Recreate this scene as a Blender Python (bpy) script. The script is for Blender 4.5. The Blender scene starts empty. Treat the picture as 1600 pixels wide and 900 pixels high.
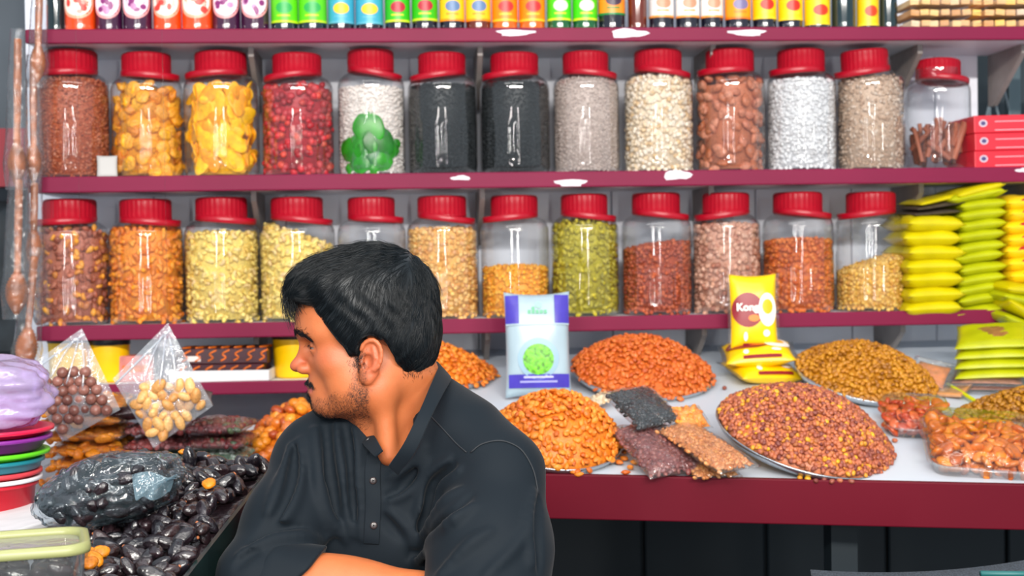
import bpy, bmesh, math, random
import numpy as np
from mathutils import Vector, Matrix

random.seed(7)
rng = np.random.default_rng(7)
sc = bpy.context.scene
col = sc.collection
R = math.radians

# ------------------------------------------------------------------ camera
F = 2222.0                       # focal length in pixels of a 1600 x 900 frame
CAM = np.array([0.0, 0.0, 1.35])
YAW, PITCH, ROLL = R(4.1), R(-1.16), R(0.85)
_fw = np.array([math.sin(YAW)*math.cos(PITCH), math.cos(YAW)*math.cos(PITCH), math.sin(PITCH)])
_rt = np.array([math.cos(YAW), -math.sin(YAW), 0.0])
_up = np.cross(_rt, _fw)
RT = _rt*math.cos(ROLL) - _up*math.sin(ROLL)
UP = _up*math.cos(ROLL) + _rt*math.sin(ROLL)
FW = _fw
cd = bpy.data.cameras.new('camera')
cam = bpy.data.objects.new('camera', cd); col.objects.link(cam)
cam.matrix_world = Matrix(((RT[0], UP[0], -FW[0], CAM[0]), (RT[1], UP[1], -FW[1], CAM[1]),
                           (RT[2], UP[2], -FW[2], CAM[2]), (0, 0, 0, 1)))
cd.sensor_width = 36.0
cd.lens = F/1600*36
cd.clip_start = 0.05
cd.dof.use_dof = True
cd.dof.focus_distance = 1.98
cd.dof.aperture_fstop = 6.0
sc.camera = cam

def ray(px, py):
    return FW + RT*(px-800)/F - UP*(py-450)/F
def P(px, py, D):                # a point at depth D along the view axis
    return CAM + D*ray(px, py)
def onY(px, py, Y):
    d = ray(px, py); return CAM + d*((Y-CAM[1])/d[1])
def onZ(px, py, Z):
    d = ray(px, py); return CAM + d*((Z-CAM[2])/d[2])

# ------------------------------------------------------------------ light
def lin(c):
    out = []
    for v in c[:3]:
        v = v/255.0
        out.append(v/12.92 if v <= 0.04045 else ((v+0.055)/1.055)**2.4)
    return tuple(out)
w = bpy.data.worlds.new('world'); sc.world = w; w.use_nodes = True
w.node_tree.nodes['Background'].inputs[0].default_value = (0.80, 0.90, 1.0, 1)
w.node_tree.nodes['Background'].inputs[1].default_value = 0.62
def area(name, loc, target, sx, sy, power, color):
    l = bpy.data.lights.new(name, 'AREA'); l.shape = 'RECTANGLE'; l.size = sx; l.size_y = sy
    l.energy = power; l.color = color
    o = bpy.data.objects.new(name, l); col.objects.link(o); o.location = loc
    o.rotation_euler = (Vector(target)-Vector(loc)).to_track_quat('-Z', 'Y').to_euler()
    return o
# ceiling tube lights over the aisle, a light over the customer side, bulbs along the stall front
for tx_, ty_, tz_ in ((-0.95, -1.15, 2.70), (0.35, -1.45, 2.80), (1.5, -1.15, 2.70)):
    area('ceiling_light', (tx_, ty_, tz_), (tx_*0.4+0.05, 3.2, 1.15), 1.1, 0.09, 72, (1.0, 0.95, 0.88))
area('ceiling_light', (0.0, 1.4, 3.05), (0.05, 2.9, 1.2), 2.6, 0.3, 16, (1.0, 0.97, 0.93))
# added upright strip lights, there to reflect as vertical streaks in the jars
area('streak_light', (-1.25, -2.2, 1.55), (-0.2, 3.2, 1.4), 0.16, 1.3, 30, (1.0, 0.98, 0.95))
area('streak_light', (0.75, -2.2, 1.55), (0.3, 3.2, 1.4), 0.16, 1.3, 30, (1.0, 0.98, 0.95))
for bx_ in (-1.3, -0.8, -0.3, 0.2, 0.7, 1.2):
    l = bpy.data.lights.new('bulb', 'POINT'); l.energy = 6; l.shadow_soft_size = 0.035; l.color = (1, 0.96, 0.9)
    o = bpy.data.objects.new('bulb', l); col.objects.link(o); o.location = (bx_, 0.9, 2.55)
vs = sc.view_settings
vs.view_transform = 'Standard'; vs.look = 'None'; vs.gamma = 1.0; vs.use_curve_mapping = False
vs.exposure = 0.14
sc.cycles.transparent_max_bounces = 24
sc.cycles.max_bounces = 8
sc.cycles.caustics_reflective = False
sc.cycles.caustics_refractive = False

# ------------------------------------------------------------------ helpers
def tag(o, label=None, cat=None, group=None, kind=None):
    if label: o['label'] = label
    if cat: o['category'] = cat
    if group: o['group'] = group
    if kind: o['kind'] = kind
    return o
def empty(name, loc=(0, 0, 0), rot=(0, 0, 0), scale=(1, 1, 1)):
    o = bpy.data.objects.new(name, None); col.objects.link(o)
    o.location = tuple(float(v) for v in loc); o.rotation_euler = rot; o.scale = scale
    o.empty_display_size = 0.02
    return o
def fastmesh(name, V, Fc, smooth=True):
    """V (n,3), Fc list of index lists or an (m,k) array"""
    me = bpy.data.meshes.new(name)
    V = np.asarray(V, dtype=np.float32)
    if isinstance(Fc, np.ndarray):
        m, k = Fc.shape
        me.vertices.add(len(V)); me.vertices.foreach_set('co', V.ravel())
        me.loops.add(m*k); me.loops.foreach_set('vertex_index', Fc.astype(np.int32).ravel())
        me.polygons.add(m); me.polygons.foreach_set('loop_start', (np.arange(m)*k).astype(np.int32))
        me.polygons.foreach_set('loop_total', np.full(m, k, dtype=np.int32))
        me.update(calc_edges=True)
    else:
        me.from_pydata([tuple(map(float, v)) for v in V], [], [tuple(map(int, f)) for f in Fc]); me.update()
    me.polygons.foreach_set('use_smooth', np.full(len(me.polygons), smooth, dtype=bool))
    return me
def link(name, me, mat=None, parent=None, loc=None, rot=None, scale=None):
    o = bpy.data.objects.new(name, me); col.objects.link(o)
    if mat is not None and len(me.materials) == 0: me.materials.append(mat)
    if parent is not None: o.parent = parent
    if loc is not None: o.location = tuple(float(v) for v in loc)
    if rot is not None: o.rotation_euler = rot
    if scale is not None: o.scale = scale
    return o
def obj(name, VF, mat, parent=None, smooth=True, **k):
    return link(name, fastmesh(name, VF[0], VF[1], smooth), mat, parent, **k)
def bevel(o, width, seg=2, angle=R(40)):
    m = o.modifiers.new('bevel', 'BEVEL'); m.width = width; m.segments = seg; m.limit_method = 'ANGLE'; m.angle_limit = angle
    return o
def copy_tree(o, parent=None):
    c = o.copy(); col.objects.link(c); c.parent = parent
    for ch in list(o.children): copy_tree(ch, c)
    return c
# --- shapes: each returns (V, F)
def merge(*parts):
    V, Fc, n = [], [], 0
    for v, f in parts:
        V.append(np.asarray(v, float)); Fc += [[int(i)+n for i in q] for q in f]; n += len(v)
    return np.concatenate(V), Fc
def box(c, s):
    x, y, z = np.array(s)/2
    V = np.array([[-x,-y,-z],[x,-y,-z],[x,y,-z],[-x,y,-z],[-x,-y,z],[x,-y,z],[x,y,z],[-x,y,z]]) + np.array(c)
    return V, [[0,3,2,1],[4,5,6,7],[0,1,5,4],[1,2,6,5],[2,3,7,6],[3,0,4,7]]
def hexa(bot, top):              # a block from four bottom and four top corners
    V = np.array(list(bot)+list(top), float)
    return V, [[0,3,2,1],[4,5,6,7],[0,1,5,4],[1,2,6,5],[2,3,7,6],[3,0,4,7]]
def lathe(prof, n=40, rf=None, cap0=False, cap1=False):
    a = np.linspace(0, 2*np.pi, n, endpoint=False); V = []; Fc = []
    for r, z in prof:
        rr = np.full(n, r) if rf is None else r*rf(a, z)
        V.append(np.stack([rr*np.cos(a), rr*np.sin(a), np.full(n, z)], 1))
    V = np.concatenate(V)
    for i in range(len(prof)-1):
        for j in range(n):
            k = (j+1) % n
            Fc.append([i*n+j, i*n+k, (i+1)*n+k, (i+1)*n+j])
    if cap0: Fc.append(list(range(n))[::-1])
    if cap1: Fc.append([(len(prof)-1)*n+j for j in range(n)])
    return V, Fc
def tube(path, r, n=8, caps=True):
    path = np.asarray(path, float); m = len(path)
    rr = np.full(m, r) if np.isscalar(r) else np.asarray(r, float)
    T = np.gradient(path, axis=0); T /= np.linalg.norm(T, axis=1)[:, None]+1e-9
    up = np.array([0.13, 0.31, 0.94]); V = []
    a = np.linspace(0, 2*np.pi, n, endpoint=False)
    for i in range(m):
        s = np.cross(T[i], up); s /= np.linalg.norm(s)+1e-9; u = np.cross(s, T[i])
        V.append(path[i] + rr[i]*(np.cos(a)[:, None]*s + np.sin(a)[:, None]*u))
    Fc = [[i*n+j, i*n+(j+1) % n, (i+1)*n+(j+1) % n, (i+1)*n+j] for i in range(m-1) for j in range(n)]
    if caps: Fc += [list(range(n))[::-1], [(m-1)*n+j for j in range(n)]]
    return np.concatenate(V), Fc
def spline(pts, n=8):
    pts = [np.array(p, float) for p in pts]; p = [2*pts[0]-pts[1]]+pts+[2*pts[-1]-pts[-2]]; out = []
    for i in range(1, len(p)-2):
        for t in np.linspace(0, 1, n, endpoint=False):
            a, b, c, d = p[i-1], p[i], p[i+1], p[i+2]
            out.append(0.5*((2*b)+(c-a)*t+(2*a-5*b+4*c-d)*t*t+(3*b-a-3*c+d)*t**3))
    out.append(pts[-1]); return np.array(out)
def pillow(w, h, d, nu=14, nv=14, crimp=0.0, wob=0.0, seed=0, ex=3.0):
    """a filled packet lying in the xy plane, thickness d along z; crimped flat ends at +-x"""
    u = np.linspace(-1, 1, nu); v = np.linspace(-1, 1, nv)
    U, W_ = np.meshgrid(u, v, indexing='ij')
    cu = np.clip(np.abs(U)/(1-crimp), 0, 1) if crimp else np.abs(U)
    t = (1-cu**ex)**0.6*(1-np.abs(W_)**ex)**0.6
    r = np.random.default_rng(seed)
    ph = r.uniform(0, 6.28, 6)
    wv = wob*(np.sin(5*U+ph[0]+2*W_)+np.sin(7*W_+ph[1]-3*U)+0.6*np.sin(11*U+9*W_+ph[2]))
    pinch = 1-0.06*(1-np.abs(U)**2)*np.abs(W_)
    X = U*w/2*(1-0.05*(1-W_**2)*np.abs(U)**3); Y = W_*h/2*pinch
    Zt = d/2*t+wv*t*d; Zb = -d/2*t+wv*t*d*0.5
    Vt = np.stack([X, Y, Zt], 2).reshape(-1, 3); Vb = np.stack([X, Y, Zb-0.0004], 2).reshape(-1, 3)
    N = nu*nv; Fc = []
    for i in range(nu-1):
        for j in range(nv-1):
            a = i*nv+j; q = [a, a+nv, a+nv+1, a+1]
            Fc.append(q); Fc.append([N+x for x in q[::-1]])
    bd = [i*nv for i in range(nu)]+[(nu-1)*nv+j for j in range(1, nv)]+[i*nv+nv-1 for i in range(nu-2, -1, -1)]+[j for j in range(nv-2, 0, -1)]
    for k in range(len(bd)):
        a, b = bd[k], bd[(k+1) % len(bd)]
        Fc.append([b, a, N+a, N+b])
    return np.concatenate([Vt, Vb]), Fc
def rotm(rx=0, ry=0, rz=0):
    return np.array((Matrix.Rotation(rz, 3, 'Z') @ Matrix.Rotation(ry, 3, 'Y') @ Matrix.Rotation(rx, 3, 'X')))

# --- materials
MATS = {}
def nodes(name):
    m = bpy.data.materials.new(name); m.use_nodes = True
    nt = m.node_tree; return m, nt, nt.nodes, nt.links, nt.nodes['Principled BSDF']
def mat(name, c, rough=0.5, metal=0.0, var=0.0, scale=30.0, bump=0.0, bscale=200.0, spec=0.5, sheen=0.0, coat=0.0, sss=0.0):
    if name in MATS: return MATS[name]
    m, nt, N, L, b = nodes(name)
    cl = lin(c)
    b.inputs['Base Color'].default_value = (*cl, 1); b.inputs['Roughness'].default_value = rough
    b.inputs['Metallic'].default_value = metal; b.inputs['Specular IOR Level'].default_value = spec
    b.inputs['Sheen Weight'].default_value = sheen; b.inputs['Coat Weight'].default_value = coat
    tc = N.new('ShaderNodeTexCoord')
    if var:
        n = N.new('ShaderNodeTexNoise'); n.inputs['Scale'].default_value = scale; n.inputs['Detail'].default_value = 4
        L.new(tc.outputs['Object'], n.inputs['Vector'])
        r = N.new('ShaderNodeValToRGB'); r.color_ramp.elements[0].position = 0.3; r.color_ramp.elements[1].position = 0.7
        r.color_ramp.elements[0].color = (*[v*(1-var) for v in cl], 1)
        r.color_ramp.elements[1].color = (*[min(1, v*(1+var)) for v in cl], 1)
        L.new(n.outputs['Fac'], r.inputs['Fac']); L.new(r.outputs['Color'], b.inputs['Base Color'])
    if bump:
        n2 = N.new('ShaderNodeTexNoise'); n2.inputs['Scale'].default_value = bscale; n2.inputs['Detail'].default_value = 3
        L.new(tc.outputs['Object'], n2.inputs['Vector'])
        bp = N.new('ShaderNodeBump'); bp.inputs['Strength'].default_value = bump; bp.inputs['Distance'].default_value = 0.004
        L.new(n2.outputs['Fac'], bp.inputs['Height']); L.new(bp.outputs['Normal'], b.inputs['Normal'])
    if sss: b.inputs['Subsurface Weight'].default_value = sss
    MATS[name] = m; return m
def piece_mat(name, cols, rough=0.45, mode='attr', bump=0.35, bscale=260, var=0.18, spec=0.5):
    """a food piece: its own colour picked from cols, by piece attribute (joined) or by object"""
    key = name+'_'+mode
    if key in MATS: return MATS[key]
    m, nt, N, L, b = nodes(key)
    r = N.new('ShaderNodeValToRGB'); r.color_ramp.interpolation = 'LINEAR'
    el = r.color_ramp.elements
    while len(el) < len(cols): el.new(0.5)
    for i, c in enumerate(cols):
        el[i].position = i/(len(cols)-1); el[i].color = (*lin(c), 1)
    if mode == 'attr':
        a = N.new('ShaderNodeAttribute'); a.attribute_name = 'tint'; L.new(a.outputs['Fac'], r.inputs['Fac'])
    else:
        a = N.new('ShaderNodeObjectInfo'); L.new(a.outputs['Random'], r.inputs['Fac'])
    tc = N.new('ShaderNodeTexCoord')
    n = N.new('ShaderNodeTexNoise'); n.inputs['Scale'].default_value = bscale*(1.0 if mode == 'attr' else 0.024); n.inputs['Detail'].default_value = 3
    L.new(tc.outputs['Object'], n.inputs['Vector'])
    mx = N.new('ShaderNodeMix'); mx.data_type = 'RGBA'; mx.blend_type = 'MULTIPLY'
    mr = N.new('ShaderNodeMapRange'); mr.inputs['To Min'].default_value = 1-var*1.6; mr.inputs['To Max'].default_value = 1+var
    mr.inputs['From Min'].default_value = 0.3; mr.inputs['From Max'].default_value = 0.7
    L.new(n.outputs['Fac'], mr.inputs['Value'])
    mx.inputs[0].default_value = 1.0
    L.new(r.outputs['Color'], mx.inputs[6]); L.new(mr.outputs['Result'], mx.inputs[7])
    L.new(mx.outputs[2], b.inputs['Base Color'])
    b.inputs['Roughness'].default_value = rough; b.inputs['Specular IOR Level'].default_value = spec
    bp = N.new('ShaderNodeBump'); bp.inputs['Strength'].default_value = bump; bp.inputs['Distance'].default_value = 0.003
    L.new(n.outputs['Fac'], bp.inputs['Height']); L.new(bp.outputs['Normal'], b.inputs['Normal'])
    MATS[key] = m; return m
def clear(name, tint=(255, 255, 255), rough=0.05, ior=1.45, boost=0.0, milky=0.0, bump=0.0, bscale=60, milk=(235, 240, 245), expo=4.5):
    """thin clear plastic: see-through with Fresnel gloss, optionally a little milky"""
    if name in MATS: return MATS[name]
    m = bpy.data.materials.new(name); m.use_nodes = True; nt = m.node_tree; N = nt.nodes; L = nt.links; N.clear()
    out = N.new('ShaderNodeOutputMaterial'); tr = N.new('ShaderNodeBsdfTransparent'); gl = N.new('ShaderNodeBsdfGlossy')
    tr.inputs[0].default_value = (*lin(tint), 1); gl.inputs['Roughness'].default_value = rough
    # Schlick reflectance from the facing angle, the same from both sides of the thin sheet
    fr = N.new('ShaderNodeLayerWeight'); fr.inputs['Blend'].default_value = 0.5
    pw = N.new('ShaderNodeMath'); pw.operation = 'POWER'; pw.inputs[1].default_value = expo
    f0 = ((ior-1)/(ior+1))**2
    sc1 = N.new('ShaderNodeMath'); sc1.operation = 'MULTIPLY'; sc1.inputs[1].default_value = 1-f0
    L.new(fr.outputs['Facing'], pw.inputs[0]); L.new(pw.outputs[0], sc1.inputs[0])
    ad = N.new('ShaderNodeMath'); ad.operation = 'ADD'; ad.use_clamp = True; ad.inputs[1].default_value = f0+boost
    mx = N.new('ShaderNodeMixShader')
    L.new(sc1.outputs[0], ad.inputs[0]); L.new(ad.outputs[0], mx.inputs[0])
    base = tr
    if milky:
        df = N.new('ShaderNodeBsdfDiffuse'); df.inputs[0].default_value = (*lin(milk), 1)
        m2 = N.new('ShaderNodeMixShader'); m2.inputs[0].default_value = milky
        L.new(tr.outputs[0], m2.inputs[1]); L.new(df.outputs[0], m2.inputs[2]); base = m2
    L.new(base.outputs[0], mx.inputs[1]); L.new(gl.outputs[0], mx.inputs[2]); L.new(mx.outputs[0], out.inputs[0])
    if bump:
        tc = N.new('ShaderNodeTexCoord'); n = N.new('ShaderNodeTexNoise'); n.inputs['Scale'].default_value = bscale
        n.inputs['Detail'].default_value = 2; n.inputs['Distortion'].default_value = 1.5
        L.new(tc.outputs['Object'], n.inputs['Vector'])
        bp = N.new('ShaderNodeBump'); bp.inputs['Strength'].default_value = bump; bp.inputs['Distance'].default_value = 0.01
        L.new(n.outputs['Fac'], bp.inputs['Height']); L.new(bp.outputs['Normal'], gl.inputs['Normal']); L.new(bp.outputs['Normal'], fr.inputs['Normal'])
    MATS[name] = m; return m

GLASS = clear('jar_plastic', (249, 250, 251), 0.035, 1.55, 0.02, 0.008, expo=2.6)
FILM = clear('clear_film', (250, 251, 252), 0.10, 1.45, 0.02, 0.02, 0.5, 70)
BOXCLEAR = clear('clear_box', (244, 247, 246), 0.06, 1.5, 0.05, 0.04, expo=2.6)
MAROON = mat('maroon_laminate', (116, 10, 54), 0.55, var=0.12, scale=3, spec=0.25)
WHITE = mat('white_laminate', (200, 208, 218), 0.4, var=0.05, scale=4)
SHELFW = mat('shelf_white', (226, 230, 238), 0.45)
WALLM = mat('white_wall_panel', (232, 235, 245), 0.4, var=0.05, scale=3)
REDPL = mat('red_plastic', (166, 10, 34), 0.32)
WOODG = mat('bracket_wood', (136, 128, 124), 0.5, var=0.15, scale=20)

# --- food piece base shapes, unit length along x
def ico(sub):
    bm = bmesh.new(); bmesh.ops.create_icosphere(bm, subdivisions=sub, radius=0.5)
    V = np.array([v.co[:] for v in bm.verts]); Fc = np.array([[v.index for v in f.verts] for f in bm.faces]); bm.free()
    return V, Fc
ICO1, ICO2, ICO3 = ico(1), ico(2), ico(3)
def rough_(V, amt, seed, k=7.0):
    r = np.random.default_rng(seed); ph = r.uniform(0, 6.28, 9); d = r.normal(size=(3, 3))*k
    n = sum(np.sin(V@d[i]+ph[i]) for i in range(3))/3
    return V*(1+amt*n)[:, None]
def sh_seed(seed, y=0.62, z=0.45, b=ICO1):
    V = b[0].copy(); V = rough_(V, 0.1, seed); return V*np.array([1, y, z]), b[1]
def sh_almond(seed, b=ICO2):
    V = b[0].copy(); t = V[:, 0]+0.5
    s = 0.45+0.75*np.sin(np.pi*np.clip(t, 0, 1)**0.75)*0.75
    V = np.stack([V[:, 0], V[:, 1]*0.6*s/0.85, V[:, 2]*0.4*s/0.85], 1)
    return rough_(V, 0.05, seed, 9), b[1]
def sh_cashew(seed, b=ICO2):
    V = b[0].copy(); r = np.random.default_rng(seed); k = 2.6+0.5*r.random()
    ang = V[:, 0]*k; rad = 0.30+V[:, 1]*0.42*(1-0.25*V[:, 0])
    return np.stack([rad*np.sin(ang), rad*np.cos(ang)-0.22, V[:, 2]*0.42], 1)*1.35, b[1]
def sh_round(seed, b=ICO2, a=0.05):
    return rough_(b[0].copy(), a, seed, 6), b[1]
def sh_slice(seed, b=ICO2):      # a bent flat slice of dried fruit
    V = b[0].copy()*np.array([1, 0.55, 0.14]); r = np.random.default_rng(seed)
    V[:, 2] += (0.5+0.5*r.random())*0.5*V[:, 0]**2+0.25*V[:, 1]*V[:, 0]
    return rough_(V, 0.06, seed, 9), b[1]
def sh_wrinkle(seed, y=0.55, z=0.5, b=ICO2, amt=0.10):
    V = b[0].copy()*np.array([1, y, z]); r = np.random.default_rng(seed)
    th = np.arctan2(V[:, 2], V[:, 1]); ph = r.uniform(0, 6.28, 4)
    s = 1+amt*(np.sin(5*th+ph[0]+5*V[:, 0])+0.7*np.sin(9*th+ph[1]-8*V[:, 0]))*0.6
    V[:, 1] *= s; V[:, 2] *= s
    V[:, 2] += 0.12*V[:, 0]**2*np.sign(math.sin(seed))
    return rough_(V, 0.05, seed+3, 8), b[1]
def frames(Nv, tilt=0.5):
    """rotation matrices (n,3,3): z along the normal with jitter, x random in the plane"""
    n = len(Nv); Z = Nv+rng.normal(size=(n, 3))*tilt; Z /= np.linalg.norm(Z, axis=1)[:, None]
    t = rng.normal(size=(n, 3)); X = t-(t*Z).sum(1)[:, None]*Z; X /= np.linalg.norm(X, axis=1)[:, None]
    return np.stack([X, np.cross(Z, X), Z], 2)
def joined(name, bases, pos, rot, size, tint, mt, parent=None, core=None):
    """many small pieces (and a solid core) as one mesh; 'tint' picks each piece's own colour"""
    Vs, Fs, Ts, n0 = [], [], [], 0
    idx = rng.integers(0, len(bases), len(pos)); size = np.broadcast_to(np.asarray(size, float).reshape(-1, 1), (len(pos), 1)) if np.ndim(size) < 2 else size
    for k, (bv, bf) in enumerate(bases):
        s = np.where(idx == k)[0]
        if not len(s): continue
        V = np.einsum('nij,nvj->nvi', rot[s], bv[None]*size[s][:, None, :])+pos[s][:, None, :]
        Fc = bf[None]+(np.arange(len(s))*len(bv))[:, None, None]+n0
        Vs.append(V.reshape(-1, 3)); Fs.append(Fc.reshape(-1, 3)); Ts.append(np.repeat(tint[s], len(bv))); n0 += len(s)*len(bv)
    if core is not None:
        cv, cf = core; tr = []
        for f in cf:
            for i in range(1, len(f)-1): tr.append([f[0], f[i], f[i+1]])
        Vs.append(np.asarray(cv, float)); Fs.append(np.array(tr)+n0); Ts.append(np.full(len(cv), 0.4))
    me = fastmesh(name, np.concatenate(Vs), np.concatenate(Fs))
    at = me.attributes.new('tint', 'FLOAT', 'POINT'); at.data.foreach_set('value', np.concatenate(Ts).astype(np.float32))
    return link(name, me, mt, parent)
def singles(name, bases, pos, rot, size, mt, label, cat, group):
    """the pieces one can pick out, each an object of its own sharing mesh data"""
    mes = []
    for i, b in enumerate(bases):
        me = fastmesh(name, b[0], b[1]); me.materials.append(mt); mes.append(me)
    size = np.asarray(size, float); out = []
    for i in range(len(pos)):
        o = bpy.data.objects.new(name, mes[i % len(mes)]); col.objects.link(o)
        M = Matrix(rot[i].tolist()).to_4x4(); M.translation = Vector(pos[i].tolist())
        s = size[i] if size.ndim else float(size)
        sv = (float(s),)*3 if np.ndim(s) == 0 else tuple(map(float, s))
        o.matrix_world = M @ Matrix.Diagonal((*sv, 1))
        tag(o, label, cat, group); out.append(o)
    return out
# ------------------------------------------------------------------ the setting
YS, YW = 3.25, 3.53              # shelf fronts, back wall
def depth(p): return float((np.asarray(p)-CAM)@FW)
X0, X1 = onY(44, 270, YS)[0], onY(1600, 270, YS)[0]+0.5
XR = onY(1530, 150, YW)[0]       # the white panelling ends here
fl = tag(obj('floor', box((0, 2.0, -0.05), (8, 7, 0.1)), mat('floor_tiles', (70, 78, 86), 0.5, var=0.2, scale=4), smooth=False), kind='structure')
zc0 = 0.0
wb = tag(obj('wall_back', box(((X0+XR)/2, YW+0.06, 1.5), (XR-X0, 0.08, 3.0)), mat('wall_backing', (60, 64, 76), 0.7), smooth=False), kind='structure')
seams = [44, 240, 446, 745, 955, 1180, 1330, 1462, 1530]
for a, b in zip(seams[:-1], seams[1:]):
    xa, xb = onY(a, 300, YW)[0]+0.0012, onY(b, 300, YW)[0]-0.0012
    bevel(obj('wall_panel', box(((xa+xb)/2, YW+0.01, 1.95), (xb-xa, 0.02, 2.1)), WALLM, wb, smooth=False), 0.002, 1)
tag(obj('wall_side', box((onY(-150, 300, 4.3)[0]-0.3, 4.3, 1.5), (1.6, 0.1, 3.0)), mat('far_grey_wall', (88, 96, 104), 0.7, var=0.2, scale=2), smooth=False), kind='structure')
tag(obj('wall_recess', box((XR+0.75, YW+0.55, 1.5), (1.6, 0.08, 3.0)), mat('dark_recess', (44, 58, 66), 0.6, var=0.2, scale=3), smooth=False), kind='structure')
dk = mat('under_counter_shade', (10, 25, 33), 0.6, var=0.25, scale=3)  # teal-black puts the shade below the counter into the colour
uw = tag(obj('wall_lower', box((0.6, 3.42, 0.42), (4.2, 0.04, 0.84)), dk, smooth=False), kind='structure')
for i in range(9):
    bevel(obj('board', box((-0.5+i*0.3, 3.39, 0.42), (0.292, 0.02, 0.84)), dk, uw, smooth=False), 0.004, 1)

# ------------------------------------------------------------------ shelves
ZS = [onY(800, y, YS)[2] for y in (44.5, 270, 498)]
ZS4 = onY(400, 597, YS)[2]
GREYP = mat('grey_sticker', (226, 218, 226), 0.6, var=0.1, scale=60)
def bracket(parent, x, z, dep=0.2, hgt=0.13, th=0.012):
    y1 = YW-0.002; y0 = y1-dep
    V = []
    for sx in (-th/2, th/2):
        V += [[x+sx, y0, z], [x+sx, y1, z], [x+sx, y1, z-hgt], [x+sx, y1-0.03, z-hgt], [x+sx, y0, z-0.022]]
    Fc = [[0, 1, 2, 3, 4][::-1], [5, 6, 7, 8, 9]]+[[i, (i+1) % 5, 5+(i+1) % 5, 5+i] for i in range(5)]
    return obj('bracket', (np.array(V), Fc), WOODG, parent, smooth=False)
def shelf(z, xa, xb, th, label, brs, stickers=()):
    r = empty('wall_shelf', ((xa+xb)/2, YW, z)); o = np.array([(xa+xb)/2, YW, z])
    tag(r, label, 'shelf', 'maroon-edged wall shelves')
    bd = box((0, (YS+0.012-YW)/2, -th/2), (xb-xa, YW-YS-0.012, th)); bevel(obj('board', bd, SHELFW, r, smooth=False), 0.002, 1)
    bevel(obj('edge_strip', box((0, YS+0.006-YW, -th/2), (xb-xa, 0.012, th+0.004)), MAROON, r, smooth=False), 0.003, 2)
    for px in brs:
        x = onY(px, 300, YW)[0]
        b = bracket(None, x-o[0], 0, 0.2); b.parent = r; b.location = (0, -0.0, -th)
        for v in b.data.vertices: v.co.y -= YW
    for (px, py, wd, hg) in stickers:
        p = onY(px, py, YS)-o
        n = 14; a = np.linspace(0, 2*np.pi, n, endpoint=False); rr = 1+0.18*np.sin(3*a+px)+0.1*np.sin(5*a)
        V = np.stack([p[0]+wd/2*rr*np.cos(a), np.full(n, -(YW-YS)-0.0006), np.clip(p[2]+hg/2*rr*np.sin(a), -th, 0.0015)], 1)
        V2 = V.copy(); V2[:, 1] += 0.0008
        obj('sticker_residue', (np.concatenate([V, V2]), [list(range(n)), list(range(2*n-1, n-1, -1))]+[[i, i+n, (i+1) % n+n, (i+1) % n] for i in range(n)]), GREYP, r, smooth=False)
    return r
shelf(ZS[0], X0, X1, 0.028, 'top wall shelf with maroon edge carrying the syrup bottles', (410, 747, 1090, 1395, 1548),
      ((805, 51, 0.085, 0.014), (982, 52, 0.085, 0.02), (1168, 51, 0.085, 0.014)))
shelf(ZS[1], X0, X1, 0.032, 'middle wall shelf with maroon edge under the upper row of jars', (410, 747, 1085, 1395, 1560),
      ((892, 286, 0.07, 0.018), (1058, 273, 0.065, 0.024), (720, 278, 0.045, 0.01), (1600, 266, 0.04, 0.01)))
shelf(ZS[2], X0+0.01, X1, 0.030, 'bottom long wall shelf with maroon edge under the lower row of jars', (410, 752, 1072, 1366),
      ())
shelf(ZS4, onY(150, 597, YS)[0], onY(515, 597, YS)[0], 0.025, 'short low shelf with maroon edge behind the man', (300, 480))

# ------------------------------------------------------------------ counter on the right: tilted white top, maroon fascia
F1 = P(850, 741, 2.6); B1 = onY(1000, 541, YW-0.02)
SL = (B1[2]-F1[2])/(B1[1]-F1[1])
def ztop(Y): return F1[2]+SL*(Y-F1[1])
def onC(px, py, h=0.0):          # pixel -> point on the counter top (raised by h)
    d = ray(px, py); t = (F1[2]+h+SL*(CAM[1]-F1[1])-CAM[2])/(d[2]-SL*d[1]); return CAM+d*t
CN = np.array([0, -SL, 1.0]); CN /= np.linalg.norm(CN)      # its normal
CT = math.atan(SL)
F2 = onC(1600, 757.5)
ed = (F2-F1)/np.linalg.norm(F2-F1)
FL, FR = F1-ed*0.42, F2+ed*0.7
ct = empty('display_counter', (0, 0, 0))
tag(ct, 'long tilted counter with white top and deep maroon front edge', 'counter')
BL, BR = np.array([FL[0]-0.0, YW-0.02, ztop(YW-0.02)]), np.array([FR[0], YW-0.02, ztop(YW-0.02)])
dz = np.array([0, 0, 0.03])
bevel(obj('counter_top', hexa([FL-dz, FR-dz, BR-dz, BL-dz], [FL, FR, BR, BL]), WHITE, ct, smooth=False), 0.002, 1)
nrm = np.array([ed[1], -ed[0], 0]); nrm /= np.linalg.norm(nrm)
fh = np.array([0, 0, 0.078]); up3 = np.array([0, 0, 0.003])
bevel(obj('fascia', hexa([FL-fh, FL-fh+nrm*0.018, FR-fh+nrm*0.018, FR-fh][::-1], [FL+up3, FL+nrm*0.018+up3, FR+nrm*0.018+up3, FR+up3][::-1]), mat('maroon_gloss', (92, 4, 26), 0.5, var=0.1, scale=2, spec=0.15), ct, smooth=False), 0.002, 2)
for q in (0.08, 0.5, 0.95):
    p = FL+(FR-FL)*q+np.array([0, 0.12, 0])
    obj('counter_leg', box((p[0], p[1], (p[2]-0.03)/2), (0.05, 0.05, p[2]-0.03)), dk, ct, smooth=False)

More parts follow.
